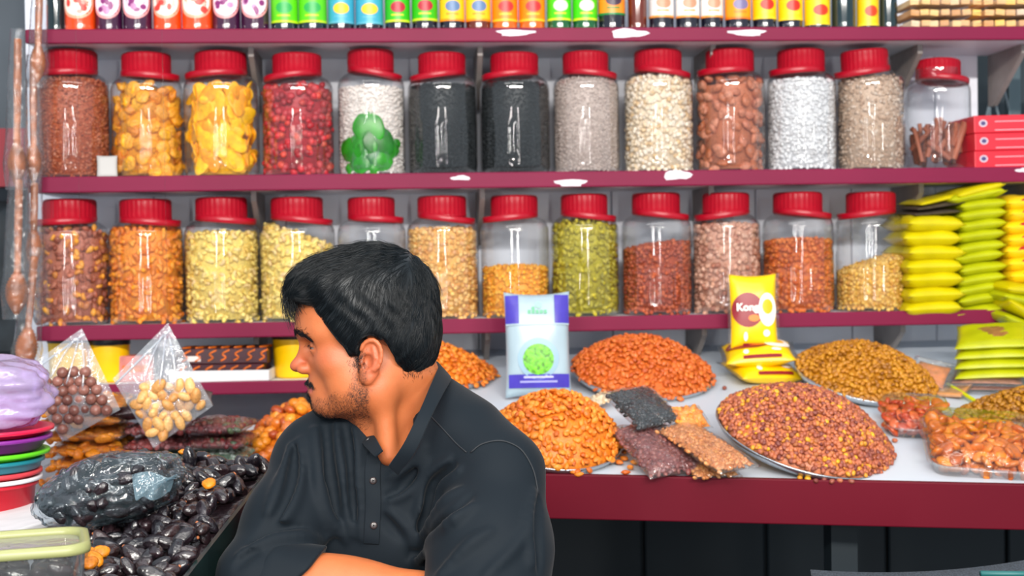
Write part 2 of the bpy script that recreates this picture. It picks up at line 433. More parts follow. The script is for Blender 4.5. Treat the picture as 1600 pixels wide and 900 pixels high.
# ------------------------------------------------------------------ red-lidded jars
JR = 0.0875
def flute(a, z):
    k = np.clip((z-0.02)/0.015, 0, 1)*np.clip((0.125-z)/0.012, 0, 1)
    return 1-k*0.045*(0.5+0.5*np.cos(18*a))**2
jprof = [(0.004, 0.004), (0.06, 0.002), (0.074, 0.0), (0.082, 0.004), (0.0865, 0.014)]+[(0.0875, z) for z in (0.022, 0.032, 0.05, 0.075, 0.1, 0.113, 0.12, 0.128, 0.16, 0.19, 0.2)]+\
        [(0.0866, 0.208), (0.083, 0.217), (0.076, 0.225), (0.066, 0.231), (0.058, 0.235), (0.056, 0.239), (0.056, 0.262)]
jar_me = fastmesh('jar_body', *lathe(jprof, 72, flute)); jar_me.materials.append(GLASS)
def knurl(a, z): return 1+0.018*np.cos(32*a)*(1 if 0.24 < z < 0.281 else 0)
lid_me = fastmesh('lid', *lathe([(0.0575, 0.234), (0.0605, 0.236), (0.0605, 0.241), (0.0595, 0.2415), (0.0595, 0.279), (0.0575, 0.2835), (0.053, 0.285), (0.050, 0.2835), (0.002, 0.2835)], 128, knurl)); lid_me.materials.append(REDPL)
ring_me = fastmesh('lid_ring', *lathe([(0.0590, -0.007), (0.0690, -0.0075), (0.0715, -0.006), (0.0715, 0.006), (0.0690, 0.0075), (0.0590, 0.007), (0.0590, -0.007)], 60)); ring_me.materials.append(REDPL)
KIND = {
 'flax':    dict(n='brown_seeds', b=[sh_seed(i) for i in range(4)], s=0.0085, c=[(120, 46, 22), (168, 76, 40), (190, 100, 62), (200, 126, 92)], t=0.6),
 'apricot': dict(n='dried_apricot', b=[sh_wrinkle(i, 0.8, 0.5, ICO3, 0.3) for i in range(6)], s=0.038, c=[(206, 110, 8), (232, 150, 10), (240, 170, 30), (225, 140, 40)], t=0.35, ind=70),
 'mango':   dict(n='dried_mango_slice', b=[sh_slice(i, ICO3) for i in range(6)], s=0.070, c=[(240, 150, 0), (250, 180, 0), (255, 196, 10), (250, 170, 0)], t=0.12, ind=80, sp=0.42),
 'cherry':  dict(n='dried_cherry', b=[sh_wrinkle(i, 0.85, 0.8) for i in range(5)], s=0.021, c=[(130, 10, 22), (168, 22, 36), (190, 40, 50), (200, 70, 50)], t=0.8, ind=150),
 'white':   dict(n='white_seeds', b=[sh_seed(i, 0.7, 0.5) for i in range(4)], s=0.0085, c=[(222, 210, 202), (236, 226, 218), (242, 236, 230)], t=0.6),
 'black':   dict(n='black_seeds', b=[sh_seed(i) for i in range(4)], s=0.0075, c=[(8, 14, 17), (14, 21, 24), (22, 32, 36)], t=0.7),
 'sesame':  dict(n='sesame_seeds', b=[sh_seed(i) for i in range(4)], s=0.0068, c=[(170, 150, 142), (196, 178, 168), (214, 198, 190)], t=0.7),
 'chick':   dict(n='white_chickpeas', b=[sh_round(i, ICO1, 0.1) for i in range(4)], s=0.0125, c=[(216, 180, 132), (232, 212, 182), (240, 226, 206), (236, 220, 200)], t=1.0),
 'almond':  dict(n='shelled_almond', b=[sh_almond(i) for i in range(5)], s=0.034, c=[(168, 86, 44), (186, 104, 66), (204, 130, 100), (190, 110, 80)], t=0.35, ind=110),
 'pearl':   dict(n='puffed_lotus_seeds', b=[sh_round(i, ICO1, 0.12) for i in range(4)], s=0.0095, c=[(206, 204, 204), (226, 226, 228), (238, 238, 238)], t=1.0),
 'melon':   dict(n='melon_seeds', b=[sh_seed(i, 0.55, 0.3) for i in range(4)], s=0.013, c=[(176, 142, 116), (204, 176, 152), (222, 202, 184)], t=0.4),
 'mixed':   dict(n='roasted_nut', b=[sh_cashew(i) for i in range(3)]+[sh_almond(i) for i in range(3)], s=0.022, c=[(130, 56, 36), (160, 86, 62), (186, 112, 88), (170, 96, 72), (234, 150, 40), (244, 170, 56)], t=0.6, ind=150),
 'cashew':  dict(n='spiced_cashew', b=[sh_cashew(i) for i in range(5)], s=0.021, c=[(216, 110, 10), (236, 138, 20), (244, 160, 40), (230, 124, 24)], t=0.6, ind=150),
 'plain':   dict(n='plain_cashews', b=[sh_cashew(i) for i in range(5)], s=0.018, c=[(226, 188, 90), (244, 214, 110), (250, 226, 130), (236, 200, 140)], t=0.6),
 'peanut':  dict(n='roasted_peanuts', b=[sh_seed(i, 0.75, 0.7, ICO2) for i in range(4)], s=0.0135, c=[(206, 136, 60), (230, 174, 90), (240, 196, 120), (220, 160, 110)], t=0.9),
 'chana':   dict(n='split_chickpeas', b=[sh_seed(i, 0.85, 0.7) for i in range(4)], s=0.0125, c=[(230, 140, 16), (246, 170, 36), (250, 190, 60)], t=0.9),
 'pista':   dict(n='green_raisins', b=[sh_wrinkle(i, 0.6, 0.55, ICO2) for i in range(4)], s=0.0165, c=[(142, 130, 14), (172, 160, 20), (196, 180, 40), (160, 150, 30)], t=0.7),
 'spice':   dict(n='dried_rosehips', b=[sh_round(i, ICO1, 0.14) for i in range(4)], s=0.0115, c=[(140, 50, 22), (172, 72, 34), (196, 96, 50)], t=1.0),
 'walnut':  dict(n='walnut_pieces', b=[sh_wrinkle(i, 0.8, 0.7, ICO2, 0.2) for i in range(4)], s=0.0155, c=[(168, 104, 80), (204, 150, 126), (222, 176, 152), (196, 140, 112)], t=0.9),
 'raisin':  dict(n='amber_raisins', b=[sh_wrinkle(i, 0.75, 0.7, ICO2) for i in range(4)], s=0.014, c=[(176, 74, 16), (206, 100, 26), (222, 124, 44)], t=0.9),
 'lentil':  dict(n='yellow_fried_lentils', b=[sh_round(i, ICO1, 0.14) for i in range(4)], s=0.011, c=[(206, 146, 46), (230, 180, 76), (240, 200, 110), (214, 150, 70)], t=1.0),
}
def fill_points(Rc, z0, z1, s, slope=0.0, sp=0.78):
    """a shell of points against the jar wall and over the top of the fill"""
    Pp, Nn = [], []
    dz_ = s*sp; k = 0; z = z0+s*0.3
    na = int(2*np.pi*Rc/(s*sp))
    while z < z1+abs(slope)*Rc:
        a = (np.arange(na)+0.5*(k % 2))*2*np.pi/na+rng.normal(size=na)*0.25*s/Rc+rng.uniform(0, 6)
        rr = Rc-s*0.30+rng.normal(size=na)*s*0.07
        p = np.stack([rr*np.cos(a), rr*np.sin(a), z+rng.normal(size=na)*s*0.34], 1)
        keep = p[:, 2] < z1+slope*p[:, 0]-s*0.1
        # the jar narrows to its shoulder
        lim = np.interp(p[:, 2], [0.196, 0.21, 0.222, 0.232], [Rc, Rc-0.003, Rc-0.014, Rc-0.03]); rxy = np.hypot(p[:, 0], p[:, 1])
        f = np.minimum(1, lim/np.maximum(rxy+s*0.2, 1e-6)); p[:, 0] *= f; p[:, 1] *= f
        n = np.stack([np.cos(a), np.sin(a), np.zeros(na)], 1)
        Pp.append(p[keep]); Nn.append(n[keep]); z += dz_; k += 1
    g = np.arange(-Rc, Rc, s*sp); gx, gy = np.meshgrid(g, g); gx = gx.ravel()+rng.normal(size=gx.size)*s*0.15; gy = gy.ravel()+rng.normal(size=gy.size)*s*0.15
    lim = np.interp(z1, [0.196, 0.21, 0.222, 0.232], [Rc, Rc-0.003, Rc-0.014, Rc-0.03])
    k = np.hypot(gx, gy) < lim-s*0.4
    gx, gy = gx[k], gy[k]
    Pp.append(np.stack([gx, gy, z1+slope*gx-s*0.3+rng.normal(size=len(gx))*s*0.15+0.006*(1-(np.hypot(gx, gy)/Rc)**2)], 1)); Nn.append(np.tile([0, 0, 1.0], (len(gx), 1)))
    return np.concatenate(Pp), np.concatenate(Nn)
def core_of(Rc, z0, z1, slope):
    n = 28; a = np.linspace(0, 2*np.pi, n, endpoint=False); V = []
    rt = np.interp(z1, [0.196, 0.21, 0.222, 0.232], [Rc, Rc-0.003, Rc-0.014, Rc-0.03])
    zm = min(z1, 0.195)
    for r, z, sl in ((Rc, z0, 0), (Rc, zm, slope if zm >= z1 else 0), (rt, z1, slope)):
        V.append(np.stack([r*np.cos(a), r*np.sin(a), np.full(n, z)+sl*r*np.cos(a)], 1))
    Fc = [[i*n+j, i*n+(j+1) % n, (i+1)*n+(j+1) % n, (i+1)*n+j] for i in (0, 1) for j in range(n)]+[list(range(n))[::-1], [2*n+j for j in range(n)]]
    return np.concatenate(V), Fc
ORD = ['first', 'second', 'third', 'fourth', 'fifth', 'sixth', 'seventh', 'eighth', 'ninth', 'tenth', 'eleventh', 'twelfth', 'thirteenth', 'fourteenth',
       'fifteenth', 'sixteenth', 'seventeenth', 'eighteenth', 'nineteenth', 'twentieth', 'twenty-first', 'twenty-second', 'twenty-third', 'twenty-fourth',
       'twenty-fifth', 'twenty-sixth', 'twenty-seventh', 'twenty-eighth', 'twenty-ninth', 'thirtieth', 'thirty-first', 'thirty-second']
def jar(xc, wpx, ytop, ybase, zsh, kind, fill, slope, row, i, ring, what, tilt=0.0):
    base = onY(xc, ybase, YS+0.108); base[2] = zsh
    dp = depth(base); s = wpx*dp/F/2/JR; top = onY(xc, ytop, YS+0.108)[2]; sz = (top-zsh)/0.2835
    r = empty('storage_jar', base+np.array([0, 0, 0.0005]), (0, 0, R(i*37 % 360)), (s, s, sz))
    tag(r, 'clear red-lidded jar of %s, %s row' % (what, row), 'jar', 'red-lidded storage jars')
    link('jar_body', jar_me, None, r)
    l = link('lid', lid_me, None, r); l.rotation_euler = (R(tilt*0.4), R(tilt), 0)
    rg = link('lid_ring', ring_me, None, l)
    a = R(ring[0])-R(i*37 % 360); off = 0.0115
    rg.location = (off*math.cos(a), off*math.sin(a), 0.234)
    rg.rotation_euler = (0, R(ring[1]), 0); rg.rotation_mode = 'QUATERNION'
    rg.rotation_quaternion = Matrix.Rotation(R(ring[1]), 4, Vector((-math.sin(a), math.cos(a), 0))).to_quaternion()
    if kind is None: return r
    k = KIND[kind]; sc_ = k['s']/s; Rc = JR-0.0035; z1 = 0.014+fill*0.206
    pos, nor = fill_points(Rc, 0.006, z1, sc_, slope, k.get('sp', 0.78))
    if k['s'] > 0.05: pos[:, 2] = np.clip(pos[:, 2], 0.012+sc_*0.36, min(z1, 0.205)-sc_*0.22); pos[:, :2] *= 0.94
    S = np.array([s, s, sz]); pos = pos*S+base; fr = frames(nor, k['t'])
    n = len(pos); tint = rng.random(n); size = k['s']*rng.uniform(0.85, 1.15, n)
    cv, cf = core_of(Rc-sc_*0.45, 0.008, z1-sc_*0.35, slope); cv = cv*S+base
    pl = k['n'].replace('_', ' ')
    if 'ind' in k:
        view = (CAM-base)/np.linalg.norm(CAM-base); sco = nor@view+0.15*nor[:, 2]
        o = np.argsort(-sco); a_, b_ = o[:k['ind']], o[k['ind']:]
        singles(k['n'], k['b'], pos[a_], fr[a_], size[a_], piece_mat(k['n'], k['c'], 0.5, 'obj'), '%s pressed against the front of the %s jar on the %s row' % (pl, ORD[i], row), pl.split()[-1], '%ss in the %s jar of the %s row' % (pl, ORD[i], row))
        o2 = joined(k['n']+'_fill', k['b'], pos[b_], fr[b_], size[b_], tint[b_], piece_mat(k['n'], k['c'], 0.5), None, (cv, cf))
        tag(o2, 'remaining mass of %s filling the %s jar on the %s row' % (pl+'s', ORD[i], row), 'food', None, 'stuff')
    else:
        o2 = joined(k['n'], k['b'], pos, fr, size, tint, piece_mat(k['n'], k['c'], 0.5), None, (cv, cf))
        tag(o2, '%s filling the %s jar on the %s row' % (pl, ORD[i], row), 'food', None, 'stuff')
    return r
# centre x, width, lid top y, base y, contents, fill, slope of the fill, ring (direction, tilt), what
ROW1 = [(114, 118, 82, 272, 'flax', 1.0, 0, (200, 3), 'brown seeds'), (232, 110, 86, 272, 'apricot', 0.94, 0, (-30, 5), 'golden dried apricots'),
        (348, 116, 84, 272, 'mango', 1.0, 0, (190, 4), 'yellow dried mango slices'), (467, 110, 87, 271, 'cherry', 0.95, 0, (185, 7), 'dark red dried cherries'),
        (582, 104, 81, 271, 'white', 0.9, 0, (-20, 11), 'white seeds and green candied fruit'), (693, 107, 86, 271, 'black', 0.95, 0, (200, 8), 'black seeds up to its shoulder beside the wall post'),
        (806, 108, 86, 270, 'black', 0.97, 0, (180, 5), 'black seeds, seventh along'), (917, 103, 84, 270, 'sesame', 1.0, 0, (-10, 6), 'pale sesame seeds'),
        (1030, 107, 81, 269, 'chick', 1.0, 0, (-15, 9), 'white chickpeas'), (1142, 108, 80, 267, 'almond', 0.97, 0, (185, 3), 'large brown almonds'),
        (1253, 106, 80, 266, 'pearl', 0.96, 0, (190, 3), 'white puffed seeds'), (1361, 105, 80, 265, 'melon', 1.0, 0, (-150, 4), 'beige melon seeds'),
        (1466, 99, 95, 263, None, 0.5, 0, (-20, 5), 'brown cinnamon sticks')]
ROW2 = [(113, 117, 313, 503, 'mixed', 1.0, 0, (200, 2), 'brown and orange roasted nuts'), (231, 115, 313, 502, 'cashew', 1.0, 0, (-15, 5), 'orange spiced cashews'),
        (349, 115, 310, 502, 'plain', 0.92, 0, (-15, 5), 'pale yellow plain cashews'), (467, 117, 310, 500, 'plain', 0.9, -0.35, (-10, 7), 'yellow cashews sloping away behind the hair'),
        (583, 106, 310, 499, 'white', 0.25, 0, (0, 3), 'almost nothing, seen above the hair'), (693, 110, 308, 497, 'peanut', 0.94, 0, (-20, 8), 'tan roasted peanuts'),
        (806, 106, 307, 496, 'chana', 0.5, 0, (190, 5), 'half a fill of orange split chickpeas'), (915, 105, 305, 494, 'pista', 1.0, 0, (-15, 7), 'green raisins'),
        (1027, 108, 303, 492, 'spice', 0.72, 0.12, (-15, 7), 'reddish brown rosehips'), (1136, 105, 303, 491, 'walnut', 0.95, 0, (190, 7), 'pinkish walnut pieces'),
        (1248, 110, 302, 489, 'raisin', 0.76, 0, (-10, 7), 'amber brown raisins'), (1362, 110, 302, 488, 'lentil', 0.5, 0.28, (180, 6), 'a sloping heap of yellow fried lentils')]
for i, (a, b, c, d, e, f, g, h, t) in enumerate(ROW1): jar(a, b, c, d, ZS[1], e, f, g, 'upper', i, h, t, (3 if i == 12 else (-4 if i == 11 else 0)))
for i, (a, b, c, d, e, f, g, h, t) in enumerate(ROW2): jar(a, b, c, d, ZS[2], e, f, g, 'lower', i, h, t)
# cinnamon sticks standing and leaning inside the last upper jar
def scroll(seed):
    r = np.random.default_rng(seed); th = np.linspace(0, 4.0*np.pi, 30); rad = np.linspace(0.5, 0.16, 30)
    pr = np.stack([rad*np.cos(th), rad*np.sin(th)], 1); V = []; Fc = []
    for z in (-0.5, 0.0, 0.5):
        V += [[x*(1+0.05*r.normal()*0), y, z] for x, y in pr]
    for k in range(2):
        for j in range(29): Fc.append([k*30+j, k*30+j+1, (k+1)*30+j+1, (k+1)*30+j])
    return np.array(V), np.array(Fc)
jc = onY(1466, 263, YS+0.108); jc[2] = ZS[1]; pp, rr_, ss = [], [], []
tries = 0
while len(pp) < 44 and tries < 20000:
    tries += 1
    L_ = rng.uniform(0.06, 0.1); el = R(rng.uniform(35, 82)); az = rng.uniform(0, 6.28)
    d = np.array([math.cos(el)*math.cos(az), math.cos(el)*math.sin(az), math.sin(el)])
    c_ = np.array([rng.uniform(-.06, .06), rng.uniform(-.06, .05), rng.uniform(0.03, 0.085)])
    e0, e1 = c_-d*L_/2, c_+d*L_/2
    if max(math.hypot(*e0[:2]), math.hypot(*e1[:2])) > 0.071 or min(e0[2], e1[2]) < 0.014 or max(e0[2], e1[2]) > 0.15: continue
    x = np.cross(d, [0.3, 0.2, 0.9]); x /= np.linalg.norm(x)
    pp.append(jc+c_); rr_.append(np.stack([x, np.cross(d, x), d], 1)); q = rng.uniform(0.011, 0.017); ss.append([q, q, L_])
singles('cinnamon_stick', [scroll(i) for i in range(2)], np.array(pp), np.array(rr_), np.array(ss), piece_mat('cinnamon', [(120, 58, 36), (152, 80, 54), (176, 104, 76)], 0.6, 'obj'),
        'curled brown cinnamon stick inside the last upper jar', 'cinnamon stick', 'cinnamon sticks in the upper jar')
# green candied fruit in the fifth upper jar
j5 = onY(582, 271, YS+0.108); j5[2] = ZS[1]; pp, rr_, ss = [], [], []
for (px, py, rad) in ((576, 200, 25), (548, 232, 21), (592, 222, 25), (612, 232, 15), (562, 254, 17), (598, 250, 17), (621, 222, 8), (584, 263, 9), (570, 226, 20), (545, 262, 9), (588, 245, 16)):
    q = onY(px, py, YS+0.03); dx = np.clip(q[0]-j5[0], -.068, .068); m_ = depth(j5)/F
    y = -math.sqrt(0.0735**2-dx*dx); n = np.array([dx, y, 0])/0.0735
    pp.append(np.array([j5[0]+dx*0.97, j5[1]+y*0.97, q[2]])); t1 = np.array([-n[1], n[0], 0]); rr_.append(np.stack([t1, np.array([0, 0, 1.0]), np.cross(t1, [0, 0, 1.0])], 1)); ss.append([rad*2*m_, rad*2*m_, 0.014])
singles('green_candied_fruit', [rough_and for rough_and in (sh_round(3, ICO3, 0.1), sh_round(5, ICO3, 0.12))], np.array(pp), np.array(rr_), np.array(ss), piece_mat('green_candy', [(12, 88, 20), (26, 122, 12), (40, 138, 24), (14, 96, 48)], 0.35, 'obj', bscale=60, var=0.3),
        'bright green candied fruit against the glass of the white-seed jar', 'candied fruit', 'green candied fruits in the white-seed jar')
# paper note leaning in the first upper jar's corner
pn = onY(166, 262, YS+0.03)
nt_ = obj('paper_note', pillow(0.045, 0.05, 0.001, 6, 6, wob=0.4), mat('note_paper', (178, 176, 174), 0.7), smooth=True, loc=(pn[0], YS+0.04, ZS[1]+0.0265), rot=(R(83), 0, R(8)))
tag(nt_, 'small pale paper note leaning on the brown seed jar', 'paper note')
# ------------------------------------------------------------------ bottles on the top shelf (only their lower halves are in the frame)
def arc_patch(rad, a0, a1, z0, z1, n=14, m=2):
    a = np.linspace(a0, a1, n); z = np.linspace(z0, z1, m); V = [[rad*math.cos(t), rad*math.sin(t), q] for q in z for t in a]
    return np.array(V), [[i*n+j, i*n+j+1, (i+1)*n+j+1, (i+1)*n+j] for i in range(m-1) for j in range(n-1)]
def oval_patch(rad, ac, ra, zc, rz, n=24):
    V = [[rad*math.cos(ac), rad*math.sin(ac), zc]]; Fc = []
    for k, q in enumerate((0.5, 1.0)):
        for t in np.linspace(0, 2*np.pi, n, endpoint=False): V.append([rad*math.cos(ac+q*ra*math.cos(t)), rad*math.sin(ac+q*ra*math.cos(t)), zc+q*rz*math.sin(t)])
    for j in range(n):
        k = (j+1) % n; Fc += [[0, 1+j, 1+k], [1+j, 1+n+j, 1+n+k, 1+k]]
    return np.array(V), Fc
FRONT = -math.pi/2
LIQ = {'orange': (232, 70, 14), 'purple': (58, 14, 50), 'dark': (20, 20, 34), 'teal': (12, 38, 44), 'green': (10, 84, 40), 'amber': (206, 96, 14), 'brown': (96, 32, 14)}
def liquid(n):
    return mat('bottle_'+n, LIQ[n], 0.12, coat=0.6, spec=0.6)
def flat(c, rough=0.4): return mat('print_%d_%d_%d' % c, c, rough)
BOT = []
def bottle(x0, x1, liq, style, c=(240, 200, 20), c2=(230, 60, 30), c3=(250, 250, 250), zl=0.022, wh='', h=0.25):
    i = len(BOT); BOT.append(1)
    b = onY((x0+x1)/2, 45, YS+0.06); b[2] = ZS[0]+0.0005; rad = (x1-x0)/2*0.985*depth(b)/F
    r = empty('syrup_bottle', b, (0, 0, 0)); tag(r, '%s, %s bottle along the top shelf' % (wh, ORD[i]), 'bottle', 'bottles on the top shelf')
    pr = [(0.002, 0.003), (rad*0.75, 0.002), (rad*0.93, 0.0), (rad, 0.006), (rad, 0.012), (rad*0.985, 0.016), (rad, 0.02), (rad, h*0.62), (rad*0.9, h*0.7), (rad*0.45, h*0.82), (rad*0.38, h*0.86), (rad*0.38, h*0.93)]
    obj('bottle_body', lathe(pr, 36, (lambda a, z: 1+0.02*np.cos(14*a)*(1 if z < 0.02 else 0))), liquid(liq), r)
    obj('cap', lathe([(rad*0.42, h*0.92), (rad*0.44, h*0.93), (rad*0.44, h*0.995), (rad*0.38, h), (0.001, h)], 24), flat((30, 30, 34)), r)
    if style == 'round':
        l = obj('label', oval_patch(rad+0.0006, FRONT, 1.18, 0.069, 0.040), flat(c), r)
        obj('print', oval_patch(rad+0.0010, FRONT, 1.0, 0.069, 0.033), flat(c3), l)
        pr_ = np.random.default_rng(i)
        for k in range(6): obj('print', oval_patch(rad+0.0014+0.0001*k, FRONT+pr_.uniform(-0.6, 0.6), pr_.uniform(0.14, 0.26), pr_.uniform(0.044, 0.075), pr_.uniform(0.005, 0.010), 12), flat(c2 if k % 3 else tuple(int((a_+b_)/2) for a_, b_ in zip(c2, c3))), l)
    elif style == 'band':
        l = obj('label', arc_patch(rad+0.0006, FRONT-1.9, FRONT+1.9, zl, h*0.6, 22), flat(c), r)
        obj('label_border', arc_patch(rad+0.0010, FRONT-1.9, FRONT+1.9, zl, zl+0.005, 22), flat(c3), l)
        obj('print', oval_patch(rad+0.0011, FRONT+0.05, 0.62, zl+0.034, 0.013, 18), flat(c2), l)
        obj('print', arc_patch(rad+0.0012, FRONT-0.5, FRONT+0.5, zl+0.014, zl+0.018, 8), flat(c3), l)
    return r
W_ = (250, 246, 240)
for (x0, x1, q) in ((102, 150, 'orange'), (150, 192, 'purple'), (193, 238, 'purple'), (240, 284, 'orange'), (285, 333, 'orange'), (333, 376, 'purple'), (377, 421, 'purple')):
    if q == 'orange': bottle(x0, x1, q, 'round', (240, 160, 130), (220, 60, 50), (250, 225, 210), wh='orange drink bottle with round fruit label')
    else: bottle(x0, x1, q, 'round', (232, 150, 150), (130, 40, 110), (240, 215, 230), wh='dark purple drink bottle with round fruit label')
bottle(424, 466, 'teal', 'band', (90, 200, 20), (30, 160, 70), (190, 225, 30), 0.020, 'dark bottle with bright green label'); bottle(467, 511, 'teal', 'band', (90, 200, 20), (30, 160, 70), (190, 225, 30), 0.020, 'dark bottle with bright green label')
bottle(513, 554, 'dark', 'band', (60, 160, 185), (245, 190, 30), (90, 170, 190), 0.018, 'dark bottle with sky blue label'); bottle(556, 599, 'dark', 'band', (60, 160, 185), (245, 190, 30), (90, 170, 190), 0.016, 'dark bottle with sky blue label')
bottle(602, 641, 'dark', 'band', (50, 180, 20), (170, 20, 40), (200, 220, 40), 0.021, 'dark bottle with green and white label'); bottle(644, 684, 'dark', 'band', (50, 180, 20), (170, 20, 40), (200, 220, 40), 0.024, 'dark bottle with green and white label')
bottle(687, 726, 'dark', 'band', (250, 190, 30), (90, 120, 160), (250, 140, 20), 0.023, 'dark bottle with yellow label'); bottle(728, 767, 'brown', 'band', (250, 190, 30), (90, 120, 160), (250, 140, 20), 0.023, 'dark bottle with yellow label')
bottle(769, 809, 'amber', 'band', (250, 130, 10), (200, 40, 40), (250, 190, 40), 0.022, 'amber bottle with orange label'); bottle(811, 852, 'amber', 'band', (250, 130, 10), (200, 40, 40), (250, 190, 40), 0.022, 'amber bottle with orange label')
bottle(855, 893, 'green', 'band', (70, 200, 20), (230, 240, 200), (210, 225, 40), 0.024, 'green bottle with lime label'); bottle(895, 934, 'green', 'band', (70, 200, 20), (230, 240, 200), (210, 225, 40), 0.024, 'green bottle with lime label')
bottle(935, 977, 'dark', 'band', (250, 140, 30), (60, 40, 60), (30, 130, 60), 0.036, 'dark bottle with orange label above a green line')
bottle(981, 1011, 'brown', 'plain', wh='plain reddish brown glass bottle')
for (x0, x1) in ((1014, 1053), (1056, 1093), (1095, 1130)): bottle(x0, x1, 'dark', 'band', (232, 226, 222), (190, 140, 110), (240, 150, 60), 0.030, 'dark bottle with white and orange label')
bottle(1133, 1173, 'dark', 'band', (250, 150, 10), (120, 110, 150), (250, 120, 20), 0.026, 'dark bottle with deep orange label')
bottle(1176, 1213, 'dark', 'band', (250, 196, 10), (210, 40, 20), (250, 210, 40), 0.026, 'dark bottle with yellow bird label'); bottle(1216, 1254, 'dark', 'band', (250, 196, 10), (210, 40, 20), (250, 210, 40), 0.023, 'dark bottle with yellow bird label')
bottle(1257, 1297, 'teal', 'band', (250, 200, 10), (210, 50, 20), (250, 210, 20), 0.012, 'bottle with tall yellow bird label')
bottle(1299, 1337, 'teal', 'plain', wh='plain dark green glass bottle'); bottle(1339, 1373, 'teal', 'band', (245, 195, 10), (210, 60, 20), (250, 210, 40), 0.010, 'dark green bottle with small yellow label'); bottle(1374, 1402, 'teal', 'plain', wh='narrow dark green glass bottle')
bottle(74, 101, 'teal', 'plain', wh='narrow dark bottle at the shelf end')
# clear packs of tan biscuit sticks at the far end of the top shelf
TAN = piece_mat('tan_stick', [(196, 136, 80), (226, 176, 120), (240, 190, 90), (220, 190, 160)], 0.6, 'obj')
FILMP = clear('pack_film', (250, 251, 252), 0.12, 1.45, 0.03, 0.06, 0.5, 60)
for cidx, (xa, xb) in enumerate(((1407, 1517), (1521, 1640))):
    for lv in range(3):
        a_, b_ = onY(xa, 45, YS+0.09), onY(xb, 45, YS+0.09); wd = b_[0]-a_[0]
        r = empty('biscuit_pack', ((a_[0]+b_[0])/2, YS+0.09, ZS[0]+0.013+lv*0.0255)); tag(r, 'clear pack of tan biscuit sticks, %s layer of the %s pile on the top shelf' % (('bottom', 'middle', 'upper')[lv], ('inner', 'outer')[cidx]), 'biscuit pack', 'biscuit packs on the top shelf')
        obj('film', pillow(wd, 0.15, 0.025, 10, 10, wob=0.04, seed=lv), FILMP, r)
        for k in range(7):
            obj('biscuit_stick', box((0, 0, 0), (wd/7*0.82, 0.125, 0.013)), TAN, r, smooth=False, loc=(-wd/2+wd/7*(k+0.5), 0, 0.001*(k % 2)), rot=(0, R(rng.uniform(-6, 6)), R(rng.uniform(-3, 3))))
# red boxes by the last upper jar
RB = mat('red_carton', (208, 28, 48), 0.4, var=0.08, scale=8)
for k in range(3):
    a_ = onY(1524+(-2 if k == 0 else 0), 260, YS+0.0); h_ = 0.0405
    r = empty('red_carton', (a_[0]+0.09, YS+0.085, ZS[1]+0.0005+k*(h_+0.001)), (0, R(-1.0), R(2-k))); tag(r, 'flat red carton, %s of the three stacked by the cinnamon jar' % ('bottom', 'middle', 'top')[k], 'box', 'stacked red cartons')
    bevel(obj('carton_body', box((0, 0, h_/2), (0.18, 0.16, h_)), RB, r, smooth=False), 0.002, 2)
    n = 16; t = np.linspace(0, 2*np.pi, n, endpoint=False)
    for rr_, cc in ((0.0085, (190, 176, 190)), (0.005, (70, 60, 110))):
        obj('emblem', (np.stack([-0.068+rr_*1.2*np.cos(t), np.full(n, -0.0803-0.0002*(rr_ < .006)), h_*0.55+rr_*np.sin(t)], 1), [list(range(n))]), flat(cc), r, smooth=False)
    for zz in (0.010, 0.030): obj('stripe', box((0.02, -0.0801, zz-0.004), (0.12, 0.0006, 0.0022)), flat((240, 150, 160)), r, smooth=False)
# cables and a steel profile in the dark recess
CBL = mat('grey_cable', (120, 134, 142), 0.5)
for k in range(4):
    xs = (1548, 1556, 1564, 1574)[k]
    pts = [onY(xs+10*math.sin(k+j*1.1), 40+j*40, YW+0.2+0.03*k) for j in range(8)]
    tag(obj('hanging_cable', tube(spline(pts, 6), 0.0035, 8), CBL), 'grey cable hanging in the dark recess above the red cartons, %s in line' % ORD[k], 'cable', 'cables in the recess')
p_ = onY(1582, 100, YW+0.3); tag(bevel(obj('steel_profile', box((p_[0], p_[1], 1.6), (0.035, 0.03, 1.6)), mat('dull_steel', (96, 112, 118), 0.4, 0.6), smooth=False), 0.003), 'upright dull steel profile behind the red cartons', 'metal profile')

# ------------------------------------------------------------------ yellow packets
YEL = [mat('packet_yellow', (204, 188, 4), 0.3, var=0.1, scale=14), mat('packet_lime', (178, 182, 12), 0.3, var=0.12, scale=14), mat('packet_gold', (240, 200, 20), 0.3, var=0.1, scale=14)]
BRN = mat('packet_window', (150, 96, 60), 0.35, var=0.35, scale=90)
RDP = mat('packet_red', (170, 30, 40), 0.35)
pk_cache = {}
def packet(name, loc, size, rot, m, label, group, seed=0, window=False, cat='packet', endc=None, ex=5.0):
    r = empty(name, loc, rot); tag(r, label, cat, group)
    key = (tuple(np.round(size, 4)), m.name, seed)
    if key not in pk_cache:
        me = fastmesh('wrapper', *pillow(*size, 14, 14, 0.0, 0.03, seed, ex)); me.materials.append(m); pk_cache[key] = me
    link('wrapper', pk_cache[key], None, r)
    if window: obj('window', pillow(size[0]*0.62, size[1]*0.62, size[2]*0.5, 8, 8, 0, 0.03, seed), BRN, r, loc=(0, 0, size[2]*0.27))
    if endc is not None: obj('end_print', pillow(size[0]*0.5, size[1]*0.2, size[2]*0.6, 8, 8), endc, r, loc=(0, -size[1]*0.36, size[2]*0.08))
    return r
